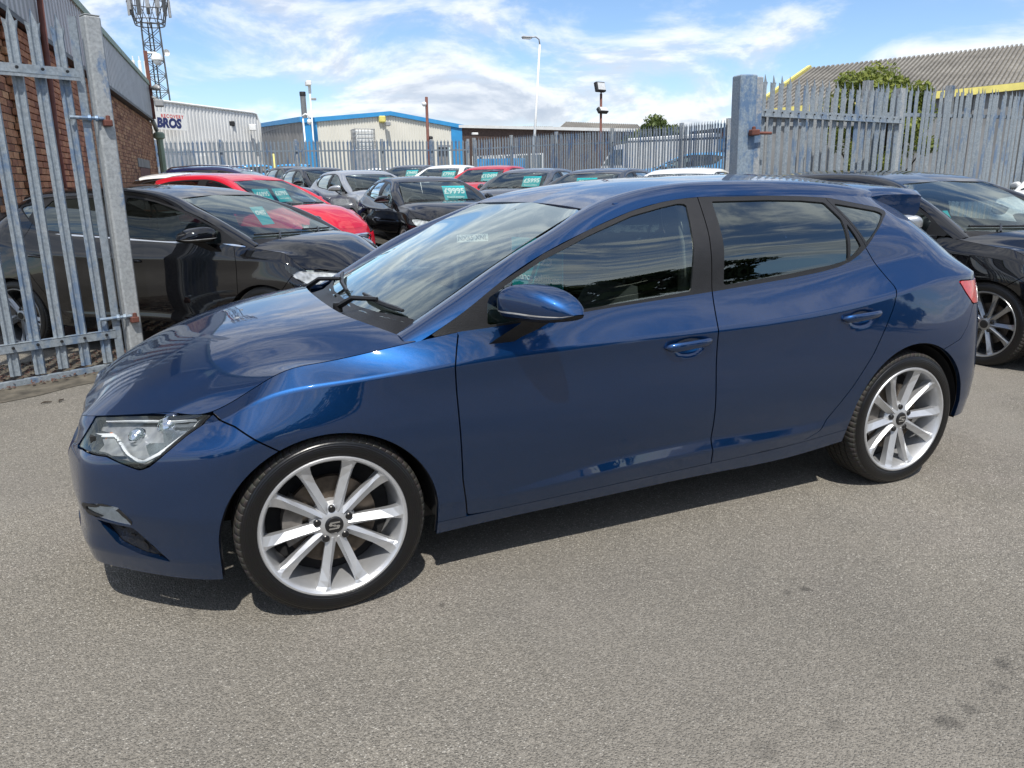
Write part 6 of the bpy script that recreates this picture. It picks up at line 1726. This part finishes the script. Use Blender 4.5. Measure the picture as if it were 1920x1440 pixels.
def make_car(name, label, paintmat, spec, loc, heading, roofmat=None, group='cars for sale in the yard', wheel='other', alloy='alloy', cards=(), plate=None, du=.03, chrome_belt=False, extra=None, seats=True, tint='glass_dark', trims=None, mirror_mat=None):
    sp, T = warp_spec(**spec)
    if trims: T.update(trims(T))
    root = empty(name, (0, 0, 0), 0, label, 'car', group)
    M_ = dict(PB); M_['bowl'] = 'lampglass'; M_['paint'] = paintmat; M_['roof'] = roofmat or paintmat
    S, g = build_body(root, sp, T, M_, du=du, tint_r=tint, tint_f='glass_car')
    f = T['warp']
    for x in (0.0, T['wb']): wheel_house(root, x, .36, .84 * T['kw'], .55)
    other_wheel(root, T, wheel, alloy)
    mc = f([(.735, .985, 1.003)])[0]
    for sd in (1, -1): wing_mirror(root, sd, mirror_mat or paintmat, (mc[0], .985 * T['kw'], mc[2]))
    fds = [c for c in root.children if c.name.startswith('front_door')]; rds = [c for c in root.children if c.name.startswith('rear_door')]
    hz = f([(1.40, 0, .80), (2.30, 0, .83)])
    for pars, h in ((fds, hz[0]), (rds, hz[1])):
        for o, sd in zip(pars, (1, -1)):
            b = MB(); b.smooth = True; b.tube([(h[0] - .10, sd * .885 * T['kw'], h[2]), (h[0] - .06, sd * .912 * T['kw'], h[2] + .004), (h[0] + .06, sd * .912 * T['kw'], h[2] + .01), (h[0] + .10, sd * .885 * T['kw'], h[2] + .012)], [.010, .013, .013, .010], 8); b.build('door_handle', paintmat, o, smooth=True)
    if chrome_belt:
        X, Z = g.P[..., 0], g.P[..., 2]; pl = T['dlo'][:8]
        tr = trim(g, [seg_dist(pl, X, Z) - .007], .004)
        for sd, o in zip((1, -1), fds): obj('chrome_strip', panel_mesh('chrome_strip', [tr], .004, mirror=(sd < 0)), 'chrome', root)
    # cowl, wipers
    b = MB(); b.smooth = True; yy = np.linspace(-.72, .72, 13); vs = []; fs = []
    bt = np.array(sp['ws_bot']); br = np.array(sp['bonnet'])[-1]
    for y in yy * T['kw']:
        x0, z0 = np.interp(abs(y), br[:, 1], br[:, 0]), np.interp(abs(y), br[:, 1], br[:, 2]); x1, z1 = np.interp(abs(y), bt[:, 1], bt[:, 0]), np.interp(abs(y), bt[:, 1], bt[:, 2])
        for t, dz in ((-.1, -.03), (.5, -.03), (1.15, .01)): vs.append((x0 + (x1 - x0) * t, y, z0 + (z1 - z0) * t + dz))
    for i in range(12):
        for k in range(2): fs.append([i * 3 + k, i * 3 + k + 1, (i + 1) * 3 + k + 1, (i + 1) * 3 + k])
    b.add(vs, fs); b.build('cowl', 'trim', root, smooth=True)
    tp = np.array(sp['ws_top'])
    def scr(y, t, off=0.0):
        p = np.array([np.interp(abs(y), bt[:, 1], bt[:, 0]), y, np.interp(abs(y), bt[:, 1], bt[:, 2])]) * (1 - t) + np.array([np.interp(abs(y), tp[:, 1], tp[:, 0]), y, np.interp(abs(y), tp[:, 1], tp[:, 2])]) * t
        return p + np.array([-.42, 0, .9]) * (off + .022 * math.sin(math.pi * t) * (1 - (y / .75) ** 2 * .7))
    for (y0, y1) in ((-.55, -.05), (.05, .62)):
        b = MB(); pts = [scr(y0 + (y1 - y0) * t, .05 + .04 * t, .014) for t in np.linspace(0, 1, 5)]; b.tube(pts, .009, 5); m_ = (np.array(pts[2])); b.tube([m_ + np.array([-.10, .15, -.03]), m_ + np.array([0, 0, .012])], .009, 5); b.build('wiper', 'trim', root)
    # cabin
    d0 = bt[0]; dashboard(root, 'interior', d0[0] + .03, d0[0] + .60, d0[2] + .02, .66 * T['kw'])
    if seats:
        sx = f([(1.18, 0, .5)])[0][0]
        for y in (-.36, .36): seat(root, sx, y * T['kw'], 'interior')
        steering_wheel(root, sx - .40, .36, .88)
        b = MB(); b.bbox((sx + .75, -.6, .3), (sx + .95, .6, 1.0), .05); b.build('rear_seat', 'interior', root)
    rx = f([(3.0, 0, .5)])[0][0]
    b = MB(); b.box((-.3, -.68, .20), (rx, .68, .30)); b.build('floor_pan', 'interior', root)
    SPECS[root.name] = scr
    add_cards(root, scr, cards)
    if plate:
        fr = f([(-.838, 0, .46)])[0]
        b = MB(); b.box((fr[0] - .016, -.26, .37), (fr[0] + .01, .26, .482)); po = b.build('number_plate', 'plate_white', root)
        lettering(plate, .105, 'plate_ink', po, (fr[0] - .0175, 0, .426), (0, -1, 0), (0, 0, 1), bold=.002, space=1.0)
    if extra: extra(root, S, g, T, f)
    hx, hy = heading; l = math.hypot(hx, hy)
    root.location = (loc[0], loc[1], rise(loc[0], loc[1])); root.rotation_euler = (0, 0, math.atan2(-hy / l, -hx / l))
    return root
def clone(src, label, name, paintmat, old, loc, heading, group='cars for sale in the yard', scale=(1, 1, 1), cards=None):
    r = copy_tree(src); r.name = name; r['label'] = label; r['group'] = group
    hx, hy = heading; l = math.hypot(hx, hy); r.location = (loc[0], loc[1], rise(loc[0], loc[1])); r.rotation_euler = (0, 0, math.atan2(-hy / l, -hx / l)); r.scale = scale
    def rec(o):
        if o.type == 'MESH':
            for s in o.material_slots:
                if s.material and s.material.name in old: s.link = 'OBJECT'; s.material = MATS[paintmat]
        for c in o.children: rec(c)
    rec(r)
    if cards is not None:
        for c in list(r.children):
            if c.name.startswith('price_card'):
                for l in list(c.children): bpy.data.objects.remove(l)
                bpy.data.objects.remove(c)
        add_cards(r, SPECS[src.name], cards)
    return r
paint('paint_black', (.004, .004, .005), metal=.1, rough=.3, flake=.15)
paint('paint_red', (.50, .010, .028), metal=.0, rough=.4, flake=.05)
paint('paint_red_dark', (.42, .012, .022), metal=.0, rough=.4, flake=.05)
paint('paint_silver', (.42, .44, .46), metal=.7, rough=.34, flake=.15)
paint('paint_charcoal', (.045, .048, .053), metal=.5, rough=.36, flake=.2)
paint('paint_grey', (.075, .080, .088), metal=.5, rough=.36, flake=.2)
paint('paint_white', (.74, .75, .75), metal=.0, rough=.4, flake=.02)
paint('paint_navy', (.012, .014, .06), metal=.2, rough=.4, flake=.1)
paint('paint_brown', (.020, .010, .009), metal=.4, rough=.35, flake=.2)
paint('paint_sky', (.10, .33, .62), metal=.0, rough=.4, flake=.03)
paint('paint_van_blue', (.03, .28, .60), metal=.0, rough=.4, flake=.03)
def hl_back(T): return dict(headlight=T['g']([(-.70, .668), (-.55, .692), (-.36, .715), (-.20, .765), (-.06, .800), (-.16, .735), (-.30, .665), (-.45, .605), (-.60, .575), (-.74, .572)]))
CARD = lambda price, dx=0: [('£' + price, .105, .03, .003), ('Finance available', .034, -.06, .0)]
# black hatchback behind the left gate
make_car('hatchback', 'black hatchback with chrome window strip parked behind the left gate', 'paint_black', dict(fo=.84, wb=2.55, ro=.88, kw=.95, zl=1.02, zu=.98, cab=-.20, bon=.02), (.74, 3.78), (.778, -.628), wheel='five', alloy='alloy_grey',
         cards=[(-.18, .50, .20, .20, [('£7495', .062, .03, .002)])], chrome_belt=True, trims=hl_back, du=.022)
# bright red hatchback beyond it
def small_grille(T): return dict(grille=[(0, .60), (.30, .60), (.36, .57), (.28, .49), (0, .48)], chrome=[(0, .605), (.31, .605), (.37, .57), (.285, .485), (0, .475)], slats=[.51, .535, .56, .585])
make_car('hatchback', 'bright red hatchback with chrome grille parked next to the black hatchback', 'paint_red', dict(fo=.86, wb=2.538, ro=.86, kw=.95, zl=1.05, zu=1.08, cab=-.05, bon=.03), at(588, 335, 11.2).xy, (.68, -.73), wheel='five',
         cards=[(.30, .45, .34, .25, CARD('6995')), (-.10, .45, .30, .24, CARD('6995'))], trims=small_grille, du=.026)
def rowcar(price, y=-.30, w=.46):
    return [(y, .46, w * .95, .30, [('£' + price, .155, .035, .005), ('Finance available', .048, -.085, .0005)])]
# black coupe with the price card
p_, h_ = spot(850, 12.4, 20)
bmw = make_car('saloon', 'glossy black saloon facing the yard with a 9995 price card', 'paint_black', dict(fo=.92, wb=2.81, ro=1.05, kw=.995, zl=1.0, zu=.92, cab=.10, bon=.02), p_, h_, wheel='five',
         cards=rowcar('9995', -.34, .44), plate='NX65 XNL', trims=lambda T: dict(grille=[(.02, .62), (.22, .62), (.25, .58), (.20, .47), (.03, .46)], headlight=T['g']([(-.66, .660), (-.52, .690), (-.38, .712), (-.30, .718), (-.36, .665), (-.45, .615), (-.55, .588), (-.66, .580)])), du=.026)
p_, h_ = spot(728, 16.6, 24)
merc = make_car('hatchback', 'silver car with a dark windscreen parked left of the black saloon', 'paint_silver', dict(fo=.95, wb=2.70, ro=.95, kw=.98, zl=1.03, zu=.98, bon=.03), p_, h_, wheel='five',
         cards=[(-.36, .55, .34, .24, CARD('9495'))], trims=hl_back, du=.034)
# dark cars for the rows
p_, h_ = spot(640, 20.5, 24)
blk = make_car('hatchback', 'black car behind the silver one, second of the dark pair', 'paint_black', dict(fo=.90, wb=2.60, ro=.9, kw=.97, zl=1.04, zu=1.03, bon=.04), p_, h_, wheel='five', trims=small_grille, du=.034)
p_, h_ = spot(597, 23.5, 24)
clone(blk, 'black car farthest left in the row before the far fence', 'hatchback', 'paint_black', (), p_, h_)
blue_est = clone(merc, 'dark blue car with roof bars behind the white roofed hatchback', 'estate_car', 'paint_navy', ('paint_silver',), (2.3, 15.6), (.92, -.40), scale=(1.0, 1.0, 1.07), cards=[])
for sd in (-1, 1):
    b = MB(); b.smooth = True; b.tube([(1.25, sd * .50, 1.39), (1.35, sd * .52, 1.44), (2.0, sd * .52, 1.465), (2.65, sd * .50, 1.42), (2.75, sd * .48, 1.38)], .016, 6); b.build('roof_bar', 'chrome', blue_est, smooth=True)
wh = clone(blk, 'black hatchback with a white roof and tail between the red and blue cars', 'hatchback', 'paint_black', (), (1.75, 12.1), (.92, -.40), scale=(1, 1, .99))
for o in [c for c in wh.children if c.name.split('.')[0] in ('roof', 'roof_rail')]:
    o.material_slots[0].link = 'OBJECT'; o.material_slots[0].material = MATS['paint_white']
# row along the right fence, noses towards the yard
p_, h_ = spot(740, 26.0, -24)
grey = make_car('saloon', 'dark grey car with a 9495 card farthest back in the right row', 'paint_charcoal', dict(fo=.95, wb=2.70, ro=1.0, kw=.99, zl=1.02, zu=.98, bon=.02), p_, h_, wheel='five', cards=rowcar('9495'), trims=hl_back, du=.034)
p_, h_ = spot(805, 22.8, -24); clone(blk, 'white hatchback with a 7995 card in the right row', 'hatchback', 'paint_white', ('paint_black',), p_, h_, cards=rowcar('7995'), scale=(1, 1, .98))
p_, h_ = spot(878, 19.8, -26); clone(blk, 'red hatchback with a 10495 card in the right row', 'hatchback', 'paint_red_dark', ('paint_black',), p_, h_, cards=rowcar('10495', -.25), scale=(1, 1, .98))
p_, h_ = spot(945, 16.6, -26); clone(grey, 'grey car with a 5995 card right of the red hatchback', 'saloon', 'paint_grey', ('paint_charcoal',), p_, h_, cards=rowcar('5995'), scale=(1, 1, .985))
p_, h_ = spot(1062, 14.2, -28); clone(grey, 'charcoal car with a teal card just above the blue hatchback roof', 'saloon', 'paint_charcoal', (), p_, h_, cards=rowcar('8995', .0))
p_, h_ = spot(1232, 13.4, -20)
make_car('hatchback', 'white hatchback with only its roof above the blue car', 'paint_white', dict(fo=.9, wb=2.6, ro=.9, kw=.98, zl=1.0, zu=1.0, bon=.02), p_, h_, wheel='five', plate='PN65 V', trims=small_grille, du=.034)
# black saloon at the right edge
make_car('saloon', 'black saloon with a grey-spoked wheel parked behind the tail of the blue hatchback', 'paint_black', dict(fo=1.0, wb=2.75, ro=1.0, kw=.97, zl=1.01, zu=1.02, bon=.01, rake=-.22), (5.95, .55), (.05, -1.0), wheel='other', alloy='alloy_grey', trims=hl_back, du=.022, mirror_mat='paint_silver',
         cards=[(.52, .30, .10, .16, [])])
p_, h_ = spot(1990, 12.5, -20); clone(grey, 'white car partly showing at the right edge behind the black saloon', 'hatchback', 'paint_white', ('paint_charcoal',), p_, h_, cards=[])
# vehicles beyond the fence
def box_van():
    a = at(1118, 330, 33.0); r = empty('box_van', (a.x, a.y, rise(a.x, a.y)), 0, 'white box van standing beyond the far fence', 'van')
    c = at(1320, 330, 29.0); u = Vector((c.x - a.x, c.y - a.y, 0)); L_ = u.length; r.rotation_euler = (0, 0, math.atan2(u.y, u.x))
    b = MB(); b.bbox((1.75, -.1, .75), (L_ + 1.2, 2.1, 2.28), .04); b.build('box_body', 'white_paint', r)
    b = MB(); b.smooth = False
    prof = [(0, .5), (-.05, .9), (.25, 1.15), (.85, 1.9), (1.1, 2.05), (1.74, 2.1), (1.74, .5)]
    b.prism(prof, 1, 0.0, 2.0); b.build('cab', 'white_paint', r)
    b = MB(); b.prism([(.42, 1.25), (.92, 1.85), (1.45, 1.87), (1.45, 1.25)], 1, -.015, 0.0); b.build('window', 'pane', r)
    b = MB(); b.add([(.23, .12, 1.17), (.23, 1.88, 1.17), (.83, 1.82, 1.90), (.83, .18, 1.90)], [[0, 1, 2, 3]]); b.build('windscreen', 'pane', r)
    for x in (.55, L_ * .75):
        for y in (.15, 1.85):
            b = MB(); b.smooth = True; b.lathe([(0, -.1), (.2, -.1), (.34, -.09), (.36, -.05), (.36, .1), (0, .1)], 1, 20, c=(x, y, .36)); b.build('wheel', 'tyre', r, smooth=True, angle=40)
    b = MB(); b.box((.3, .15, .5), (L_ + 1.1, 1.85, .75)); b.build('chassis', 'dark', r)
box_van()
clone(merc, 'pale blue car beyond the fence in front of the box van', 'estate_car', 'paint_sky', ('paint_silver',), at(1215, 330, 27.6).xy, (-.75, .66), group='vehicles beyond the fence', scale=(1, 1, 1.12), cards=[])
clone(blk, 'bright blue car beyond the far fence at left', 'hatchback', 'paint_van_blue', ('paint_black',), at(470, 330, 36.0).xy, (-.92, .25), group='vehicles beyond the fence', scale=(1, 1, 1.1))
clone(blk, 'bright blue car beyond the far fence behind the yellow barrier posts', 'hatchback', 'paint_van_blue', ('paint_black',), at(560, 330, 36.5).xy, (.92, -.1), group='vehicles beyond the fence', scale=(1, 1, 1.1))
clone(grey, 'silver car beyond the far fence below the caged tank', 'saloon', 'paint_silver', ('paint_charcoal',), at(640, 330, 39.0).xy, (-.9, .2), group='vehicles beyond the fence', cards=[])
clone(grey, 'grey car beyond the far fence in front of the cream gable', 'saloon', 'paint_grey', ('paint_charcoal',), at(770, 330, 40.0).xy, (-.9, .2), group='vehicles beyond the fence', cards=[])
def skip():
    a = at(890, 330, 38.0); r = empty('skip', (a.x, a.y, rise(a.x, a.y)), 0, 'blue steel container standing below the brown brick block', 'container')
    b = MB(); corrugated(b, (0, 0, 0), (2.3, -1.0, 0), (0, 0, 1.75), (2.3, -1.0, 1.75), 9, .06, (-.4, -.9, 0)); b.build('side', 'trim_blue', r)
    b = MB(); quadbox(b, (0, .02, 0), (2.3, -.98, 0), (0, .02, 1.7), (2.3, -.98, 1.7), 1.6, (-.4, -.9, 0)); b.build('body', 'trim_blue', r)
skip()
for i, px in enumerate((517, 562)):
    a = at(px, 330, 33.5); g_ = empty('barrier_post', (a.x, a.y, rise(a.x, a.y)), 0, ('yellow barrier post beyond the far fence, left of the pair', 'yellow barrier post beyond the far fence, right of the pair')[i], 'post', 'yellow barrier posts')
    b = MB(); b.smooth = True; b.tube([(0, 0, 0), (0, 0, 2.0)], .09, 10); b.build('shaft', 'yellow', g_, smooth=True); b = MB(); b.lathe([(.095, .75), (.095, 1.0)], 2, 10); b.build('band', 'black_metal', g_)
# ================================================================== trees and litter
def leafmat(name, c0, c1):
    m, nt, b = nodes_of(name); N = nt.nodes; L = nt.links
    at_ = N.new('ShaderNodeAttribute'); at_.attribute_name = 'tone'
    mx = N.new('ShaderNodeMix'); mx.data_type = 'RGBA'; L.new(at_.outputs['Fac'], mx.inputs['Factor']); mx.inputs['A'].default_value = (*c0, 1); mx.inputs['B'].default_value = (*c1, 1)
    L.new(mx.outputs['Result'], b.inputs['Base Color']); b.inputs['Roughness'].default_value = .6
    b.inputs['Transmission Weight'].default_value = 0.0
    tr = N.new('ShaderNodeBsdfTranslucent'); L.new(mx.outputs['Result'], tr.inputs[0]); ms = N.new('ShaderNodeMixShader'); ms.inputs[0].default_value = .3
    L.new(b.outputs[0], ms.inputs[1]); L.new(tr.outputs[0], ms.inputs[2]); L.new(ms.outputs[0], N['Material Output'].inputs['Surface'])
leafmat('leaf', (.035, .065, .018), (.12, .16, .035)); leafmat('leaf_dark', (.018, .036, .014), (.06, .085, .03)); leafmat('leaf_yellow', (.07, .12, .02), (.27, .30, .06))
pmat('bark', (.06, .048, .036), .95, noise=.3, nscale=12, bump=.6, bscale=30)
def tree(name, label, base, H, W, n_leaf, leaf, mat, seed, trunk=True, group=None, blobs=26, low=.25, into=None):
    r = np.random.default_rng(seed); root = into or empty(name, base, 0, label, 'tree', group)
    b = MB(); b.smooth = True; tips = []
    tr_top = Vector((r.uniform(-.1, .1) * W, r.uniform(-.1, .1) * W, H * .55))
    b.tube([(0, 0, 0), tr_top * .5 + Vector((.05, 0, 0)), tr_top], [H * .035, H * .025, H * .012], 7)
    cen = []
    for k in range(blobs):
        a = r.uniform(0, 6.28); rr = W * .5 * math.sqrt(r.uniform(.02, 1)); z = H * r.uniform(low, .92) ; rr *= (1.05 - abs(z / H - .5) ** 1.5)
        c = np.array([rr * math.cos(a), rr * math.sin(a), z]); cen.append((c, W * r.uniform(.09, .19)))
        s = tr_top * float(np.clip(z / H - .15, .1, .95)); b.tube([s, (s + Vector(c)) * .5 + Vector((0, 0, -.03 * H)), Vector(c)], [H * .009, H * .006, H * .003], 5, cap=False)
    to = b.build('trunk', 'bark', root, smooth=True)
    per = n_leaf // blobs; V = []; tone = []
    for c, s in cen:
        d = r.normal(size=(per, 3)); d /= np.linalg.norm(d, axis=1, keepdims=True); rad = s * r.uniform(.35, 1.15, (per, 1)) ** .6
        p = c + d * rad * [1, 1, .8]
        ax = r.normal(size=(per, 3)); ax /= np.linalg.norm(ax, axis=1, keepdims=True); up_ = d + r.normal(size=(per, 3)) * .7; bx = np.cross(ax, up_); bx /= np.linalg.norm(bx, axis=1, keepdims=True) + 1e-9; ay = np.cross(bx, ax)
        l = leaf * r.uniform(.6, 1.4, (per, 1))
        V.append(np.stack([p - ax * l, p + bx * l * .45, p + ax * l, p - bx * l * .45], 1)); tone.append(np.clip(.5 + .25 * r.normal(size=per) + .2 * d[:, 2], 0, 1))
    V = np.concatenate(V).reshape(-1, 3); tone = np.concatenate(tone); n = len(V) // 4
    me = bpy.data.meshes.new('crown'); me.from_pydata(V.tolist(), [], np.arange(n * 4).reshape(n, 4).tolist())
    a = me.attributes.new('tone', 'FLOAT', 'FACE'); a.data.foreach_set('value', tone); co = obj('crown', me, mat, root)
    if into: to.location = base; co.location = base
    return root
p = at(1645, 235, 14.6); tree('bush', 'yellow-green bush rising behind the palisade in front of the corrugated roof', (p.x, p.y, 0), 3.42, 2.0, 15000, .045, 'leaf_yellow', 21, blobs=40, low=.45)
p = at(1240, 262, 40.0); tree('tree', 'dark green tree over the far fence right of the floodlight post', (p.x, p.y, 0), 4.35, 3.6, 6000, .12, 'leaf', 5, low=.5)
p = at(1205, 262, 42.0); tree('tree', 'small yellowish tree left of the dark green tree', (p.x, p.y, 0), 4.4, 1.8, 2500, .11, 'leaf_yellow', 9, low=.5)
# belt of trees behind the viewer, seen only as one dark mass in the side windows
belt = empty('tree_belt', (0, 0, 0), 0, 'dark belt of trees behind the viewer mirrored in the blue car windows', 'trees'); belt['kind'] = 'stuff'
for k in range(13):
    x = -19 + 3.9 * k + random.uniform(-1.2, 1.2); y = -19.5 + random.uniform(-1.5, 1.5) - .12 * x
    tree('tree', '', (x, y, 0), (random.uniform(8.2, 10.2) if 9.5 < x < 18.5 else random.uniform(3.6, 4.6)), random.uniform(5.0, 6.5), (9000 if 8 < x < 20 else 3000), .24, 'leaf_dark', 40 + k, blobs=44 if 8 < x < 20 else 24, low=.15, into=belt)
# leaf litter and soil under the left gate
pmat('litter', (.085, .045, .035), .95, noise=.5, nscale=30); pmat('soil', (.085, .075, .058), .95, noise=.5, nscale=9, bump=.8, bscale=25)
def litter():
    u = Vector((1.395, .64, 0)).normalized(); n = Vector((-u.y, u.x, 0)); A = Vector((-2.30, 2.86, 0))
    b = MB(); k = 14; vs = []; fs = []; rd = random.Random(4)
    for i in range(k + 1):
        t = i / k; p = A + u * (-1.0 + 3.6 * t)
        for s, z in ((-.36 + rd.uniform(-.06, .06), .004), (-.16, .012), (.1, .018), (.55, .014), (.85 + rd.uniform(-.1, .1), .004)): q = p + n * s; vs.append((q.x, q.y, z))
    for i in range(k):
        for j in range(4): fs.append([i * 5 + j, (i + 1) * 5 + j, (i + 1) * 5 + j + 1, i * 5 + j + 1])
    b.add(vs, fs); o = b.build('soil_strip', 'soil', None, smooth=True); tag(o, kind='structure')
    r = np.random.default_rng(8); N = 2600; t = r.uniform(-1.0, 2.5, N); s = r.uniform(-.12, .78, N); P = np.stack([A.x + u.x * t + n.x * s, A.y + u.y * t + n.y * s, .02 + r.uniform(0, .022, N)], 1)
    ax = r.normal(size=(N, 3)) * [1, 1, .35]; ax /= np.linalg.norm(ax, axis=1, keepdims=True); bx = np.cross(ax, r.normal(size=(N, 3)) * .3 + [0, 0, 1]); bx /= np.linalg.norm(bx, axis=1, keepdims=True); l = r.uniform(.008, .022, (N, 1))
    V = np.stack([P - ax * l, P + bx * l * .5, P + ax * l, P - bx * l * .5], 1).reshape(-1, 3)
    me = bpy.data.meshes.new('leaf_litter'); me.from_pydata(V.tolist(), [], np.arange(N * 4).reshape(N, 4).tolist()); o = obj('leaf_litter', me, 'litter'); tag(o, 'reddish dry leaf litter and chippings under the left gate', 'litter', kind='stuff')
    # loose bits at the edge
    for j, (px, py) in enumerate(((88, 757), (115, 753))):
        q = at(px, py, 1.0) - CAMP; tt = -CAMP.z / q.z; g = CAMP + q * tt
        m = MB(); m.tube([(-.035, 0, .006), (-.01, .006, .010), (.03, -.004, .006)], [.003, .007, .004], 6); o = m.build('twig', 'bark'); o.location = (g.x, g.y, .004); o.rotation_euler = (0, 0, .3 + j); tag(o, ('broken twig on the ground before the gate track, left one', 'short twig on the ground before the gate track, right one')[j], 'twig')
litter()
